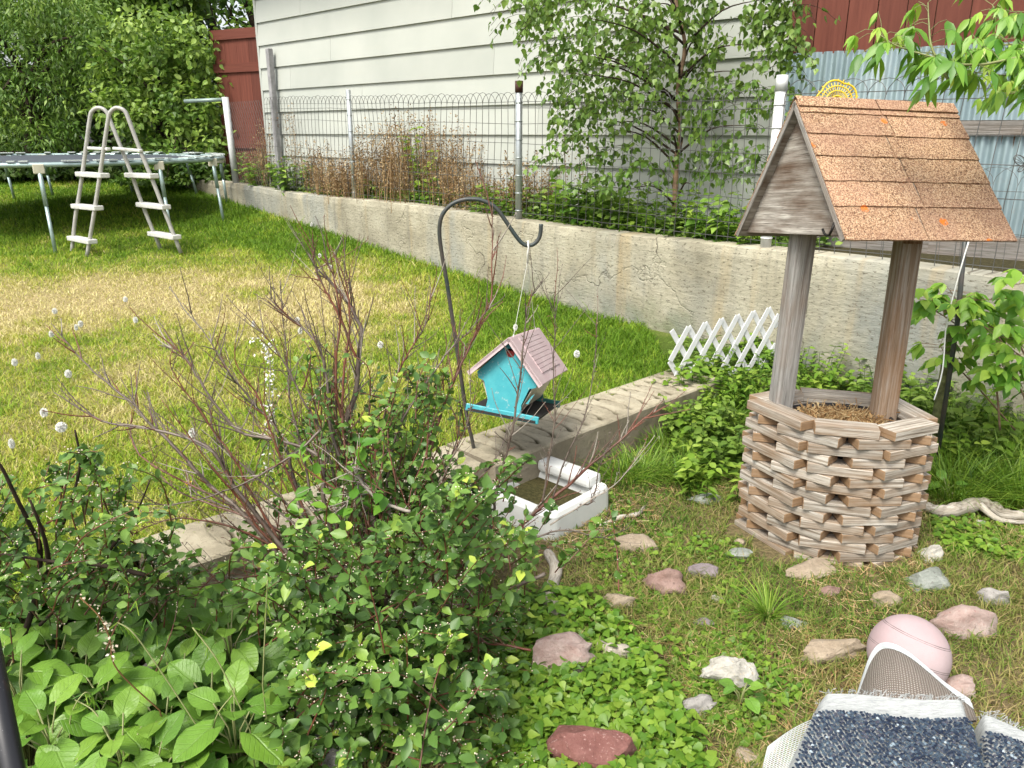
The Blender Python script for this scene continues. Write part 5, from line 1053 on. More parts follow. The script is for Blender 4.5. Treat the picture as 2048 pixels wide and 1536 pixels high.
shoots(sh, SB, [(1000, 1000), (1100, 930), (1180, 960), (1250, 1010), (1180, 1090), (1100, 1130), (1010, 1120)], (2.2, 2.45), 9, .042, 11, MAT['coton'], L=(.12, .25), fl=.4)
shoots(sh, SB, [(600, 660), (700, 700), (720, 840), (640, 880), (560, 940), (520, 1020), (480, 1000), (560, 860)], (2.3, 2.5), 24, .03, 6, MAT['coton'], L=(.1, .2), fl=.1)
shoots(sh, SB, [(430, 1060), (520, 1010), (620, 930), (760, 900), (900, 900), (960, 960), (900, 1060), (700, 1080), (520, 1120), (430, 1150)], (2.2, 2.5), 70, .036, 13, MAT['coton'], L=(.15, .3), fl=.2)
shoots(sh, SB, [(560, 760), (640, 700), (760, 720), (860, 690), (890, 780), (900, 920), (760, 960), (600, 960), (540, 900)], (2.25, 2.55), 55, .034, 12, MAT['coton'], L=(.14, .28), fl=.2)
shoots(sh, SB, [(960, 930), (1060, 960), (1075, 1050), (1000, 1090), (940, 1040)], (2.35, 2.6), 16, .038, 12, MAT['coton'], L=(.12, .24), fl=.3)
# scattered fresh pale shoots
shoots(sh, SB, [(560, 860), (760, 870), (800, 1000), (600, 1050)], (2.05, 2.2), 8, .05, 7, MAT['maple'], L=(.1, .2), fl=0, vb=-.1)
# left shrub
s2 = thing('cotoneaster_shrub', 'smaller leafy shrub with thick dark stems at the left edge above the broad leaves', 'shrub', P(40, 1300, -.18)); R2 = P(40, 1300, -.18)
mb = MB()
for pts, y0, y1, r_ in (([(-40, 890), (0, 930), (30, 990), (60, 1050), (80, 1100), (70, 1200), (40, 1290)], 1.75, 1.9, .009), ([(150, 860), (160, 930), (140, 1010), (110, 1090), (80, 1180), (50, 1270)], 1.9, 1.95, .007), ([(-60, 1105), (20, 1110), (120, 1125), (200, 1130), (290, 1150)], 1.7, 1.75, .006), ([(300, 960), (270, 1030), (220, 1100), (150, 1180), (80, 1250)], 1.85, 1.95, .0055), ([(60, 1000), (90, 1080), (100, 1150)], 1.7, 1.8, .008)):
    W = smooth_path([PY(x, y, y0+(y1-y0)*i/(len(pts)-1)) for i, (x, y) in enumerate(pts)], 4); mb.tube(W, [r_*(.35+.65*i/(len(W)-1)) for i in range(len(W))], 6)
mb.build('thick_stems', MAT['bark'], s2)
shoots(s2, R2, [(-80, 930), (0, 950), (60, 1010), (110, 900), (150, 850), (200, 900), (300, 950), (330, 1000), (280, 1050), (300, 1120), (200, 1120), (140, 1190), (60, 1170), (0, 1260), (-80, 1260)], (1.65, 2.0), 84, .036, 17, MAT['coton'], L=(.12, .26), fl=.4)
shoots(s2, R2, [(160, 1080), (330, 1060), (440, 1140), (400, 1190), (240, 1170), (150, 1150)], (1.85, 2.05), 34, .036, 16, MAT['coton'], L=(.14, .26), fl=.35)
# ================================================================ broad-leaved plants at the lower left
def heart(nu=7, nv=9):
    us = np.linspace(-1, 1, nu); vs_ = np.linspace(0, 1, nv); V = []
    for v in vs_:
        w = .50*math.sin(math.pi*min(1, v*.93+.045))**.72*(1-.42*v) + .02*(1-v); w = max(w, .004) if v < 1 else 0
        for u in us:
            x = u*w; y = v - .17*(abs(u)**1.6)*max(0, 1-v*3.2) - .01; z = .16*abs(x)**1.15 - .17*v*v + .018*math.sin(v*22-abs(u)*7)*min(1, abs(u)*3)*(1-v) + .02*math.sin(v*9+u*2)
            V.append((x, y, z))
    F = [(i*nu+j, i*nu+j+1, (i+1)*nu+j+1, (i+1)*nu+j) for i in range(nv-1) for j in range(nu-1)]; return (np.array(V), F)
T_HEART = heart()
def rosette(p, sc_, label, group, nlv=12):
    t = thing('broad_leaf_plant', label, 'plant', p, group); Ps, Ds, Ns, Ss, Vs = [], [], [], [], []; mb = MB()
    H_ = random.uniform(.14, .25)*sc_
    for j in range(nlv):
        a = j*2.4+random.uniform(-.3, .3); tier = j/nlv; h = H_*(.45+.65*tier); r = .012+.075*sc_*(1-tier*.75)
        q = p + Vector((r*math.cos(a), r*math.sin(a), h)); mb.tube([p+Vector((0, 0, -.01)), p+Vector((r*.3*math.cos(a), r*.3*math.sin(a), h*.7)), q], .0022, 5)
        Ps.append(tuple(q)); Ds.append((math.cos(a), math.sin(a), random.uniform(-.6, .1) if tier < .7 else random.uniform(.2, .8))); Ns.append((random.gauss(0, .25), -.15+random.gauss(0, .25), 1)); Ss.append(sc_*random.uniform(.095, .145)*(1-.45*tier)); Vs.append(min(1, max(0, random.uniform(.1, .6)+.3*tier)))
    mb.build('stalks', MAT['dstem'], t); scatter('leaves', MAT['broad'], t, Ps, Ds, Ns, Ss, T_HEART, v=np.array(Vs)); return t
spots = [(55, 1330), (120, 1290), (180, 1390), (95, 1420), (250, 1340), (200, 1480), (300, 1420), (120, 1530), (370, 1370), (340, 1500), (430, 1440), (260, 1560), (60, 1500), (400, 1560), (180, 1250), (330, 1260), (470, 1330), (20, 1400), (480, 1520), (410, 1300), (130, 1350), (60, 1250), (225, 1440), (320, 1590), (150, 1600), (520, 1260), (440, 1240), (30, 1230), (100, 1215), (160, 1225), (230, 1240), (300, 1225), (370, 1250), (200, 1330), (290, 1480), (60, 1450)]
for x_, y_ in spots:
    p = P(x_, y_+38, -.17); rosette(p, random.uniform(.85, 1.1), 'broad heart-leaved plant in the green patch at the lower left', 'broad-leaved plants at the lower left')
rosette(P(1480, 1415, -.18), .42, 'small broad-leaved seedling beside the white rock', None, 6)
rosette(P(1890, 1000, -.18), .6, 'small leafy plant under the pale driftwood at the right', None, 7)
# arching seed grasses over the broad leaves
for pth in ([(420, 1590), (385, 1400), (330, 1300), (240, 1150)], [(405, 1470), (340, 1370), (270, 1270), (235, 1245)], [(500, 1460), (440, 1330), (385, 1255)], [(525, 1370), (530, 1260), (535, 1160)], [(425, 1520), (430, 1440), (465, 1390)], [(140, 1500), (142, 1430), (170, 1385), (190, 1400)], [(215, 1460), (185, 1420), (150, 1400)]):
    base = P(*pth[0], -.16); W = smooth_path([PY(x, y, 1.55+.02*i) for i, (x, y) in enumerate(pth)], 5); t = thing('seed_grass', 'pale arching grass stem with drooping seed head over the broad leaves', 'grass stem', W[0], 'arching grass stems at the lower left'); mb = MB()
    mb.tube([Vector((W[0].x, W[0].y, min(W[0].z, -.16)))] + W, .0017, 5); mb.build('stem', MAT['straw2'] if 'straw2' in MAT else MAT['dstem'], t)
    Ps, Ds = [], []
    for i in range(len(W)*2//3, len(W)):
        for r_ in range(5): Ps.append(tuple(W[i])); Ds.append((random.gauss(0, .5), random.gauss(0, .3), -.9+random.gauss(0, .3)))
    scatter('seed_head', MAT['maple'], t, Ps, Ds, rnd_dir(len(Ps)), rng.uniform(.015, .04, len(Ps)), (np.array([(-.03, 0, 0), (.03, 0, 0), (.03, 1, 0), (-.03, 1, 0)], float), [(0, 1, 2, 3)]))
bs = thing('seed_stalk', 'thin stalk hung with pale papery seed pods at the lower left', 'dry stalk', PY(230, 1345, 1.55), None)
W = smooth_path([PY(160, 1195, 1.6), PY(200, 1235, 1.58), PY(220, 1280, 1.57), PY(235, 1340, 1.56), PY(330, 1430, 1.6)], 6); W[-1].z = -.12; mb = MB(); mb.tube(W, .0018, 5); mb.build('stem', MAT['straw'], bs); n = 60; ii = rng.integers(0, len(W)-8, n); scatter('pods', MAT['flower'], bs, [tuple(W[i]+Vector((random.gauss(0, .008), random.gauss(0, .006), random.gauss(0, .008)))) for i in ii], rnd_dir(n), rnd_dir(n), rng.uniform(.007, .012, n), T_DIAM)
# white-flowered stalk standing in front of the lawn
wf = thing('seed_stalk', 'upright stalk of small white seed tufts among the bare shrub stems', 'dry stalk', PY(538, 1080, 2.45)); W = smooth_path([PY(538, 1085, 2.45), PY(537, 960, 2.45), PY(538, 820, 2.45), PY(540, 720, 2.45), PY(525, 680, 2.45)], 6); mb = MB(); mb.tube(W, .0016, 5); mb.build('stem', MAT['lichen'], wf)
n = 190; ii = rng.integers(6, len(W), n); scatter('tufts', MAT['fluff'], wf, [tuple(W[i]+Vector((random.gauss(0, .010 if i < 20 else .022), random.gauss(0, .01), random.gauss(0, .02)))) for i in ii], rnd_dir(n), rnd_dir(n), rng.uniform(.006, .015, n), T_DIAM)
# ================================================================ rocks
def rock_mat(name, a, b, sp_=(.1, .08, .07), sc_=14):
    t = NT(name); o = t.obj(); c = t.ramp(t.noise(o, sc_, 6, .7), [(.32, a), (.68, b)]); c = t.mix(t.ramp(t.noise(o, sc_*7, 3, .7), [(.6, 0), (.68, .6)]), c, sp_)
    c = t.mix(t.ramp(t.noise(o, sc_*.8, 4, .6), [(.62, 0), (.8, .5)]), c, tuple(min(1, k*1.5) for k in b)); return t.pbr(c, .85, t.bump(t.noise(o, sc_*4, 6, .75), .9, .008), spec=.3)
RMAT = {'tan': rock_mat('tan_rock', (.23, .18, .125), (.37, .305, .225)), 'grey': rock_mat('grey_rock', (.20, .19, .18), (.38, .36, .33)), 'red': rock_mat('dark_red_rock', (.13, .05, .042), (.22, .105, .09), (.45, .30, .27)), 'pink': rock_mat('pink_quartz_rock', (.27, .175, .15), (.40, .33, .295), (.25, .12, .10)), 'white': rock_mat('white_rock', (.31, .295, .255), (.46, .445, .40), (.5, .38, .2)), 'brown': rock_mat('red_brown_rough_rock', (.17, .10, .08), (.30, .21, .18), (.08, .05, .04)), 'purple': rock_mat('purple_grey_rock', (.14, .115, .12), (.24, .205, .21)), 'green': rock_mat('grey_green_flat_rock', (.17, .19, .165), (.29, .305, .275))}
ROCKS = []
def rock(x0, x1, y0, y1, mk, label, ang=0.3, facets=0, sink=.25, rot=None, name='rock'):
    """pixel box of the visible stone"""
    cx = (x0+x1)/2; b = P(cx, y1, -.18); b.z = float(bed_z(b.x, b.y)) if not in_lawn(b.x, b.y) else b.z; dc = b.y*ct - (b.z-CZ)*st; Wd = (x1-x0)*dc/FPX; ang_dn = math.atan2(CZ-b.z, b.y)
    Hp = (y1-y0)*dc/FPX; Wd *= 1.2; hz = min(Hp*.72/math.cos(ang_dn), Wd*.62); dep = max(Wd*.55, (Hp - hz*math.cos(ang_dn))/math.sin(ang_dn)+.02)
    bm = bmesh.new(); bmesh.ops.create_icosphere(bm, subdivisions=4, radius=1.0); sd = random.randint(0, 999); pl = []
    for k in range(facets+3): v = Vector((random.gauss(0, 1), random.gauss(0, 1), random.gauss(.3, .8))).normalized(); pl.append((v, random.uniform(.5, .78)))
    for v in bm.verts:
        q = v.co.copy()
        for nrm, dd in pl:
            e = q.dot(nrm)-dd
            if e > 0: q -= nrm*e*.985
        f = 1 + 1.5*ang*(float(fbm(q.x*1.1+sd, q.y*1.1+q.z*1.3, 1.6, sd, 3))-.5) + .06*(float(vnoise(q.x*5+sd, q.y*5+q.z*4, 1.2, sd))-.5)
        q *= f; v.co = Vector((q.x*Wd/2, q.y*dep/2, q.z*hz*.62))
    me = bpy.data.meshes.new(name); bm.to_mesh(me); bm.free(); me.polygons.foreach_set("use_smooth", [facets < 3]*len(me.polygons))
    loc = Vector((b.x, b.y + dep*.42, b.z + hz*.62*.30)); o = _finish(name, me, RMAT[mk], None, loc); o.rotation_euler.z = random.uniform(-.3, .3) if rot is None else rot
    ROCKS.append((loc.x, loc.y, Wd/2, dep/2)); return props(o, label, 'rock')
for a in [(1235, 1320, 1065, 1108, 'tan', 'smooth tan boulder in front of the white tray', .2, 0), (1295, 1368, 1120, 1190, 'brown', 'rough red-brown lumpy rock left of the purple-grey stone', .5, 0), (1380, 1440, 1120, 1160, 'purple', 'small purple-grey rounded stone left of the well front', .25, 2), (1205, 1265, 1178, 1222, 'tan', 'half buried beige stone beside the curved driftwood', .3, 2), (1418, 1448, 1183, 1216, 'white', 'tiny whitish stone left of the grass tuft', .3, 3),
          (1448, 1508, 1096, 1120, 'green', 'flat grey-green stone just left of the well foot', .2, 3), (1472, 1500, 1070, 1092, 'tan', 'small orange-tan stone touching the lower left of the well', .3, 2), (1580, 1690, 1128, 1160, 'tan', 'flat cream slab of stone right in front of the well', .2, 5), (1845, 1902, 1078, 1128, 'white', 'pointed white stone right of the well', .25, 6), (1815, 1925, 1135, 1185, 'green', 'long grey-green stone at the right below the pointed white one', .25, 5),
          (1055, 1215, 1275, 1368, 'pink', 'angular pink and white quartz rock near the bottom centre', .35, 7), (1110, 1300, 1440, 1560, 'red', 'big angular dark red rock at the bottom edge', .3, 7), (1425, 1535, 1305, 1385, 'white', 'knobbly white rock between the grass tuft and the rug', .6, 4), (1602, 1735, 1280, 1335, 'tan', 'flat pale cream rock left of the basketball', .3, 4), (1895, 2005, 1205, 1280, 'pink', 'large speckled pink-brown boulder at the right behind the ball', .25, 0),
          (1890, 1965, 1355, 1400, 'pink', 'half hidden pinkish stone at the right of the basketball', .3, 0), (1365, 1435, 1395, 1440, 'grey', 'grey-brown weathered stone left of the rug', .35, 2), (1750, 1810, 1180, 1215, 'tan', 'pale brown stone half buried between well and ball', .3, 0), (1970, 2030, 1165, 1215, 'grey', 'dull grey stone half hidden in grass at the right edge', .3, 2), (1380, 1430, 1235, 1262, 'purple', 'small bluish-grey flat stone below the tiny white stone', .3, 3), (1560, 1620, 1235, 1262, 'green', 'flat pale green-grey stone right of the grass tuft', .3, 3),
          (1055, 1105, 1430, 1475, 'grey', 'small grey stone in the ground cover above the red rock', .35, 3), (610, 735, 1405, 1540, 'grey', 'grey mottled rock with a peak under the shrub at the bottom', .5, 5), (560, 660, 1400, 1470, 'pink', 'reddish stone left of the grey peaked rock under the shrub', .4, 4), (1480, 1520, 1480, 1536, 'tan', 'cream stone touching the left side of the draped rug', .3, 3), (1375, 1450, 985, 1010, 'green', 'pale grey stone sunk in grass left of the well', .3, 2),
          (1900, 1945, 930, 965, 'tan', 'pale brown stone half hidden by tall grass right of the well', .3, 2), (1620, 1680, 672, 700, 'brown', 'rounded brown-grey boulder behind the well beside the concrete wall', .25, 0), (1940, 1985, 1040, 1060, 'white', 'small white stone beneath the driftwood at the right', .3, 3), (370, 440, 1195, 1240, 'brown', 'dark brown stone in the shade left of the shrub base', .3, 3), (1640, 1690, 1170, 1200, 'brown', 'small reddish stone in the dry grass below the well', .3, 3)]:
    rock(*a)
for a in [(30, 110, 1185, 1235, 'white', 'pale broken concrete lump at the left edge above the broad leaves', .4, 5), (140, 215, 1165, 1235, 'white', 'pale cracked concrete lump between the left shrub and the broad leaves', .4, 5), (215, 290, 1120, 1165, 'tan', 'small pale concrete lump at the left end of the edging slab', .4, 5)]: rock(*a)
# grass and soil creeping over the edges of the stones
Ps = []
for rx, ry, ra, rb in ROCKS:
    m = int(40+900*(ra+rb)); a = rng.uniform(0, 6.28, m); k = 1+rng.normal(.0, .07, m); Ps.append(np.stack([rx+ra*k*np.cos(a), ry+rb*k*np.sin(a)], 1))
q = np.concatenate(Ps); m = len(q)
props(blades('stone_edge_grass', MAT['bedgrass'], None, np.stack([q[:, 0], q[:, 1], bed_z(q[:, 0], q[:, 1])-.004], 1), rng.uniform(.02, .065, m), .0036, rng.uniform(0, 6.28, m), rng.uniform(.3, 1.6, m), np.clip(rng.normal(.45, .25, m), 0, 1), 2), 'grass growing tight around the edges of the bed stones', 'grass', kind='stuff')
# stump
sp0 = P(325, 1395, -.18); t = thing('tree_stump', 'old grey cut stump between the broad leaves at the lower left', 'stump', sp0); mb = MB(); n = 28; vs = []
for r, z in ((.058, -.03), (.055, .05), (.052, .10), (.048, .103), (.02, .098), (.002, .096)):
    for k in range(n): a = 2*math.pi*k/n; rr_ = r*(1+.10*(vnoise(k*.9, z*2, 1, 3)-.5)); vs.append(sp0+Vector((rr_*math.cos(a), rr_*math.sin(a), z)))
mb.add(vs, [(i*n+k, i*n+(k+1) % n, (i+1)*n+(k+1) % n, (i+1)*n+k) for i in range(5) for k in range(n)], uvs=[[(i*.05, k*.012), (i*.05, k*.012+.012), (i*.05+.05, k*.012+.012), (i*.05+.05, k*.012)] for i in range(5) for k in range(n)], v=.3); mb.build('wood', MAT['greywood'], t)
# ================================================================ driftwood
MAT['drift'] = m_wood("bleached_driftwood", [(.16, .13, .10), (.36, .325, .27), (.52, .485, .43)], end=(.2, .15, .1), grain=.45, stain=.2)
def drift(label, px, z0, rad, forks=()):
    W = [];
    for i, (x, y, hz) in enumerate(px): p = P(x, y, -.18+hz); W.append(p)
    W = smooth_path(W, 6); m = len(W); mb = MB(); rs = [rad*(.35+.65*math.sin(math.pi*min(1, (i/(m-1))*.8+.15)))*(1+.25*math.sin(i*1.3)*random.random()) for i in range(m)]; mb.tube(W, rs, 12, v=.3)
    for f in forks: F = smooth_path([P(x, y, -.18+hz) for x, y, hz in f], 5); mb.tube(F, [rad*.55*(1-.6*i/(len(F)-1)) for i in range(len(F))], 10, v=.4)
    o = mb.build('driftwood', MAT['drift'], None, origin=(W[0].x, W[0].y, -.18))
    return props(o, label, 'driftwood')
drift('long bleached twisted driftwood branch lying right of the well', [(1848, 1012, .02), (1880, 1022, .04), (1915, 1018, .05), (1955, 1008, .055), (1985, 1015, .045), (2010, 1030, .04), (2060, 1028, .05), (2120, 1020, .06)], 0, .030, [[(1960, 1010, .06), (2000, 1040, .03), (2070, 1045, .02)]])
drift('curved cracked driftwood piece right of the shrub', [(1095, 1105, .02), (1112, 1140, .025), (1100, 1190, .025), (1108, 1215, .025), (1135, 1240, .02), (1165, 1252, .0)], 0, .026)
drift('short grey driftwood stick behind the pink quartz rock', [(1198, 1290, .02), (1220, 1300, .025), (1255, 1303, .025), (1290, 1305, .02)], 0, .022)
drift('thin pale stick on the dry grass right of the white tray', [(1205, 1050, .005), (1240, 1035, .012), (1275, 1028, .012), (1290, 1012, .012)], 0, .010)
# ================================================================ garden stake with string, black pole, ornaments
a = PY(1897, 800, 3.45); b = PY(1930, 478, a.y-.05); mb = MB(); mb.tube([Vector((a.x, a.y, -.25)), a.lerp(b, .5)+Vector((.004, 0, 0)), b], .011, 10)
props(mb.build('garden_stake', MAT['hook'], None, origin=a), 'thin dark metal stake standing right of the well with white string beside it', 'stake')
mb = MB(); W = smooth_path([b+Vector((.006, -.02, -.01)), PY(1915, 560, a.y-.08), PY(1893, 650, a.y-.06), PY(1885, 740, a.y-.10), PY(1868, 800, a.y-.16)], 5); mb.tube(W, .0028, 6); props(mb.build('string', MAT['fluff'], None, origin=W[0]), 'slack white string hanging down beside the dark stake', 'string')
mb = MB(); c = PY(1888, 800, 3.56); c.z = -.1; mb.tube([c+Vector((0, .03, -.1)), c+Vector((.0, .03, PY(1888, 655, 3.56).z+.1))], .026, 9, v=.3); props(mb.build('log_post', m_plain("mossy_bark_post", (.14, .15, .06), .9, 0, .4, 30, .2, .8, 60), None, origin=c), 'short mossy bark-covered post just left of the dark stake', 'post')
BP0 = Vector((-1.05, 1.02, -.25)); t0_ = PY(-36, 1230, 1.28); t1_ = PY(26, 1545, 1.14); d = (t0_-t1_).normalized(); mb = MB(); A_ = t0_+d*.35; B_ = t1_ - d*((t1_.z+.3)/d.z if d.z > .1 else .6)
MAT['blackpole'] = _pole("black_rusting_paint", (.012, .012, .013), (.013, .012, .013)); t = NT("black_paint_with_rust"); o = t.obj(); c = t.mix(t.ramp(t.noise(t.map(o, (1, 1, .3)), 6, 4, .6), [(.58, 0), (.66, .85)]), (.012, .012, .014), (.10, .045, .03)); c = t.mix(t.ramp(t.noise(o, 260, 2), [(.70, 0), (.74, .5)]), c, (.3, .3, .3)); bpm = t.pbr(c, .35)
mb.tube([B_, A_], .021, 20); props(mb.build('metal_pole', bpm, None, origin=B_), 'leaning black metal pole with rust spots at the lower left corner', 'pole')
# yellow fan ornament on the fence behind the roof ridge
yf = thing('fan_ornament', 'yellow openwork plastic fan behind the ridge of the well roof', 'ornament', PY(1675, 215, 4.45)); MAT['yellow'] = m_plain("yellow_plastic", (.75, .50, .015), .4); c = PY(1673, 205, 4.45); mb = MB(); R_ = .112
def fp(r, a): return c + Vector((r*math.cos(a), .12*r*math.sin(a), r*math.sin(a)))
for r in (.034, .060, .084): mb.tube([fp(r, math.pi*k/24) for k in range(25)], .0036, 5)
mb.tube([fp(R_*(.90+.12*abs(math.sin(2.5*math.pi*k/60*1.0))), math.pi*k/60) for k in range(61)], .0052, 5)
for k in range(19): a = math.pi*k/18; mb.tube([fp(.02, a), fp(R_*.93, a)], .002, 4)
for k in range(13): a = math.pi*k/12; mb.tube([fp(R_*.97, a), fp(R_*1.06, a)], [.004, .002], 5)
mb.tube([fp(.0, 0), fp(.0, 0)-Vector((0, 0, .3))], .004, 6); mb.build('openwork', MAT['yellow'], yf)
bf = thing('butterfly_ornament', 'black wire butterfly wing hanging on the fence at the right edge', 'ornament', PY(2040, 330, 3.95)); c = PY(2052, 330, 3.95); mb = MB()
for sg in (-1, 1):
    for sz, (ax_, az_) in ((1, (.060, .030)), (.7, (.045, -.030))):
        loop = [c+Vector((sg*ax_*(1-math.cos(a))*.55*sz, 0, az_*sz*(.25+.9*(1-math.cos(a))*.5)+.022*sz*math.sin(a))) for a in [2*math.pi*k/18 for k in range(19)]]; mb.tube(loop, .0024, 5)
        for k in (4, 7, 9, 11, 14): mb.tube([c, loop[k]], .0014, 4)
mb.tube([c+Vector((0, 0, -.04)), c+Vector((0, 0, .035))], .004, 6); mb.build('wings', MAT['wire'], bf)
# ================================================================ table under the rugs, rugs, rolled mat
TZ = .60; ta = PY(1640, 1420, 1.0); Zt = .585
def TP(px, py, z=Zt): return P(px, py, z)
q = [TP(1640, 1425), TP(1945, 1440), TP(2100, 1800), TP(1500, 1800)]; cen = sum(q, Vector((0, 0, 0)))/4
tb = thing('garden_table', 'small wooden table under the draped rugs at the lower right', 'table', (cen.x, cen.y, -.19)); tw, td = .17, .16
mb = MB(); mb.box((cen.x+.02, cen.y-.02, Zt-.05), (tw, td, .03)); mb.build('table_top', MAT['brownwood'], tb)
for sx in (-1, 1):
    for sy in (-1, 1): mb = MB(); mb.box((cen.x+.02+sx*(tw/2-.02), cen.y-.02+sy*(td/2-.02), (Zt-.05-.19)/2), (.03, .03, Zt-.05+.19)); mb.build('leg', MAT['brownwood'], tb)
MAT['gauze'] = NT("white_gauze_selvage"); _o = MAT['gauze'].obj(); _g = MAT['gauze']; MAT['gauze'] = _g.pbr(_g.ramp(_g.noise(_g.map(_o, (60, 300, 60)), 1, 4, .7), [(.3, (.27, .285, .28)), (.6, (.45, .465, .455))]), .9, _g.bump(_g.noise(_g.map(_o, (300, 500, 300)), 1, 4, .7), .8, .003), spec=.1)
_y = NT("navy_yarn"); MAT['yarn'] = _y.pbr(_y.ramp(_y.attr(), [(0, (.012, .018, .035)), (.35, (.030, .043, .066)), (.6, (.055, .080, .105)), (.75, (.05, .05, .07)), (.88, (.13, .18, .22)), (1, (.32, .37, .40))]), .9, spec=.1)
def surf(fn, nu, nv):
    U, V_ = np.meshgrid(np.linspace(0, 1, nu), np.linspace(0, 1, nv), indexing='ij'); Pn = np.array([tuple(fn(u, v)) for u, v in zip(U.ravel(), V_.ravel())]); i, j = np.meshgrid(np.arange(nu-1), np.arange(nv-1), indexing='ij'); a = (i*nv+j).ravel(); return Pn, [np.stack([a, a+nv, a+nv+1, a+1], 1)]
def quadmap(A, B, C_, D_):   # u along A->B (far edge), v toward the camera
    return lambda u, v: (A*(1-u)+B*u)*(1-v) + (D_*(1-u)+C_*u)*v
def droop(p, e, w=.05): return p
def rug(name, label, A, B, C_, D_, hem, side, sider, lab_group=None, wav=.004, sd=0):
    f = quadmap(A, B, C_, D_); W_ = (B-A).length; Lg = (D_-A).length; t = thing(name, label, 'rug', (A+B)/2)
    def h(u, v):
        p = f(u, v); e = max(0, .10-u)/.10; e2 = max(0, u-.92)/.08; z = wav*math.sin(u*7+sd)*math.cos(v*5+sd) - .05*e*e - .045*e2*e2 - .004*max(0, min(1, (.02-v)/.08))**2
        return p + Vector((0, 0, z))
    V, F = surf(lambda u, v: h(-.02+1.04*u, -hem/Lg+v*(1+hem/Lg)), 60, 50); V2 = V.copy(); V2[:, 2] -= .006
    npmesh('backing_cloth', np.concatenate([V, V2]), [F[0], F[0][:, ::-1]+len(V)], MAT['gauze'], t)
    # yarn tufts
    du = .0048/W_; dv = .0046/Lg; nu, nv = int((1-side-sider)/du), int(1/dv); Ps = []
    for i in range(nu):
        for j in range(nv): u = side + i*du + (du/2 if j % 2 else 0); v = .004*math.sin(i*1.7)+j*dv; Ps.append(tuple(h(u, v) + Vector((random.gauss(0, .0006), random.gauss(0, .0006), .0028+random.random()*.0012))))
    n = len(Ps); oc = (np.array([(0, -.5, 0), (.36, -.1, 0), (.3, .35, 0), (0, .5, 0), (-.36, .1, 0), (-.3, -.3, 0), (0, 0, .42), (0, 0, -.2)], float), [(0, 1, 6), (1, 2, 6), (2, 3, 6), (3, 4, 6), (4, 5, 6), (5, 0, 6)])
    D = np.stack([rng.choice([-1, 1], n)*rng.uniform(.4, 1, n), rng.uniform(.3, 1, n), rng.normal(0, .25, n)], 1); v = np.clip(rng.random(n)**1.3*.78 + .28*(rng.random(n) < .10), 0, 1)
    scatter('yarn_pile', MAT['yarn'], t, Ps, D, np.tile([0, 0, 1.], (n, 1))+.15*rng.normal(size=(n, 3)), rng.uniform(.0050, .0066, n), oc, v=v)
    # frayed threads
    mb = MB()
    for k in range(90):
        u = random.random(); p = h(u, -hem/Lg); d = (A-D_).normalized(); mb.tube([p, p+d*random.uniform(.002, .008)+Vector((random.gauss(0, .003), 0, random.uniform(-.002, .006))), p+d*random.uniform(.004, .012)+Vector((random.gauss(0, .006), 0, random.uniform(-.004, .005)))], .0005, 3, cap=False)
    mb.build('frayed_edge', MAT['gauze'], t); return h
A, B = TP(1608, 1428, .60), TP(1957, 1442, .60); C_, D_ = TP(2060, 1760, .60), TP(1455, 1740, .60)
hh1 = rug('rug', 'navy blue looped rug with a white frayed hem draped at the bottom right', A, B, C_, D_, .058, .07, .002)
A, B = TP(1955, 1462, .585), TP(2180, 1540, .57); C_, D_ = TP(2320, 1760, .57), TP(1960, 1740, .585)
hh2 = rug('rug', 'second navy rug with white hem showing below the first at the right corner', A, B, C_, D_, .050, .01, .01, sd=3)
def net(name, label, fn, nu, nv, r, parent=None, mat='gauze'):
    mb = MB()
    for i in range(nu+1): mb.tube([fn(i/nu, j/14) for j in range(15)], r*.7, 3, cap=False)
    for j in range(nv+1): mb.tube([fn(k/30, j/nv) for k in range(31)], r, 3, cap=False)
    return mb.build(name, MAT['netwhite'], parent)
MAT['netwhite'] = m_plain("white_net_thread", (.50, .53, .53), .8)
nt = thing('netting', 'white open netting sticking out under the left side of the rug', 'netting', TP(1580, 1480, .57))
qa, qb, qc, qd = TP(1538, 1472, .565), TP(1660, 1425, .575), TP(1600, 1640, .565), TP(1500, 1640, .55)
net('net_mesh', '', lambda u, v: (qa*(1-u)+qb*u)*(1-v)+(qd*(1-u)+qc*u)*v + Vector((0, 0, -.02*(1-u)**2+.003*math.sin(v*9+u*4))), 16, 44, .0006, nt)
# mat with a netted edge curling up between the rug and the ball
ro = thing('woven_mat', 'beige woven mat with a white netted edge curling up between the rug and the ball', 'mat', TP(1790, 1400, .45))
_r = NT("beige_woven_mat"); uv = _r.uv(); w1 = _r.n("ShaderNodeTexWave", {"Vector": uv, "Scale": 2.6, "Distortion": 1.2, "Detail": 2}, bands_direction='Y').outputs["Fac"]; w2 = _r.n("ShaderNodeTexWave", {"Vector": uv, "Scale": 3.0, "Distortion": 1.5, "Detail": 2}, bands_direction='X').outputs["Fac"]
wv = _r.math('MULTIPLY', w1, w2); MAT['mat'] = _r.pbr(_r.ramp(wv, [(.0, (.17, .14, .115)), (.5, (.33, .29, .25)), (1, (.50, .47, .43))]), .9, _r.bump(wv, .9, .003), spec=.1)
far = smooth_path([P(x, y, z) for x, y, z in ((1712, 1400, .40), (1728, 1350, .42), (1742, 1312, .44), (1760, 1290, .455), (1785, 1290, .47), (1815, 1306, .47), (1850, 1334, .46), (1890, 1368, .46), (1940, 1402, .47))], 6)
near = smooth_path([P(x, y, z) for x, y, z in ((1705, 1420, .50), (1722, 1440, .55), (1750, 1446, .575), (1780, 1450, .58), (1810, 1450, .58), (1850, 1450, .58), (1885, 1450, .57), (1920, 1445, .56), (1955, 1440, .54))], 6)
def lp_(c, u): f = u*(len(c)-1); i = min(len(c)-2, int(f)); return c[i].lerp(c[i+1], f-i)
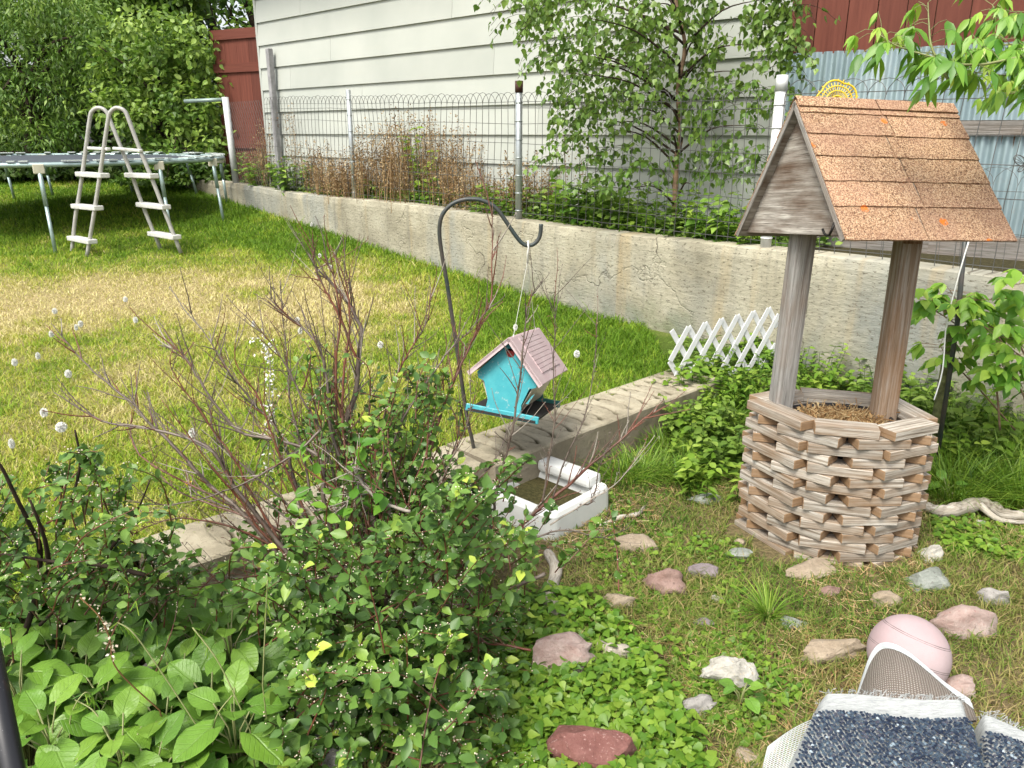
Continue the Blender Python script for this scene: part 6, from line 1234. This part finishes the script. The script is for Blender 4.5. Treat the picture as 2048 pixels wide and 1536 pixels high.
def matp(u, v, lift=0.0): p = lp_(far, u).lerp(lp_(near, u), v); return p + Vector((0, 0, .018*math.sin(math.pi*min(1, v*1.2))*math.sin(math.pi*u)+lift))
def vb_(u): return min(.93, .034/max(.02, (lp_(far, u)-lp_(near, u)).length)*(1+.8*u))
nu, nv = 70, 50; U, V_ = np.meshgrid(np.linspace(0, 1, nu), np.linspace(0, 1, nv), indexing='ij'); Pm = np.array([tuple(matp(u, vb_(u)+(1-vb_(u))*v)) for u, v in zip(U.ravel(), V_.ravel())]); Pm2 = Pm.copy(); Pm2[:, 2] -= .004
i, j = np.meshgrid(np.arange(nu-1), np.arange(nv-1), indexing='ij'); a = (i*nv+j).ravel(); F = np.stack([a, a+nv, a+nv+1, a+1], 1); UVm = np.stack([U.ravel()*5, V_.ravel()*5], 1)
npmesh('mat_body', np.concatenate([Pm, Pm2]), [F, F[:, ::-1]+len(Pm)], MAT['mat'], ro, uv=np.concatenate([UVm, UVm]))
mb = MB()
for k in range(64): u = (k+.5)/64; mb.tube([matp(u, vb_(u)*1.25*j/5, .0012) for j in range(6)], .0007, 3, cap=False)
for j in range(7): mb.tube([matp(k/80, vb_(k/80)*(j/6)*1.2, .0012) for k in range(81)], .0010 if j not in (0, 3) else .0020, 4, cap=False)
mb.build('netted_edge', MAT['netwhite'], ro)
# ================================================================ labels that single out each repeat by its place
ORD = 'first second third fourth fifth sixth seventh eighth ninth tenth eleventh twelfth thirteenth fourteenth fifteenth sixteenth seventeenth eighteenth nineteenth twentieth'.split()
ORD += ['twenty-'+w for w in ORD[:9]] + ['thirtieth'] + ['thirty-'+w for w in ORD[:9]] + ['fortieth'] + ['forty-'+w for w in ORD[:9]]
def sx(o): return o.location.x/max(.1, o.location.y)
def grp(g): return [o for o in sc.objects if o.parent is None and o.get('group', '').startswith(g)]
def ordl(objs, text, key=sx):
    for i, o in enumerate(sorted(objs, key=key)): o['label'] = text % ORD[i]
ordl(grp('dandelion'), 'white dandelion seed head on the lawn, the %s nearest to the camera', lambda o: o.location.y)
b_ = sorted(grp('broad-leaved'), key=lambda o: -o.location.y); k_ = (len(b_)+2)//3
for i, nm in enumerate(('back', 'middle', 'front')): ordl(b_[i*k_:(i+1)*k_], 'heart-leaved plant, %s from the left in the ' + nm + ' row of the lower-left patch')
ordl(grp('brown seed stalks'), 'clump of dry brown seed stalks behind the wire fence, %s from the left')
ordl(grp('leafy weeds along'), 'green leafy weed at the foot of the wire fence, %s from the left')
w_ = grp('leafy weeds between')
ordl([o for o in w_ if sx(o) < .345], 'leafy weed between the lattice and the left side of the well, %s from the left')
ordl([o for o in w_ if .345 <= sx(o) < .50], 'leafy weed behind the well at the concrete wall, %s from the left')
ordl([o for o in w_ if sx(o) >= .50], 'leafy weed to the right of the well, %s from the left')
ordl(grp('tall soft'), 'clump of soft drooping grass right of the well, %s from the left')
ordl(grp('tall drooping'), 'clump of drooping grass left of the well, %s from the left')
ordl(grp('dense bright'), 'dense bright grass tuft behind the well, %s from the left')
ordl(grp('arching grass'), 'pale arching grass stem over the broad leaves, %s from the left')
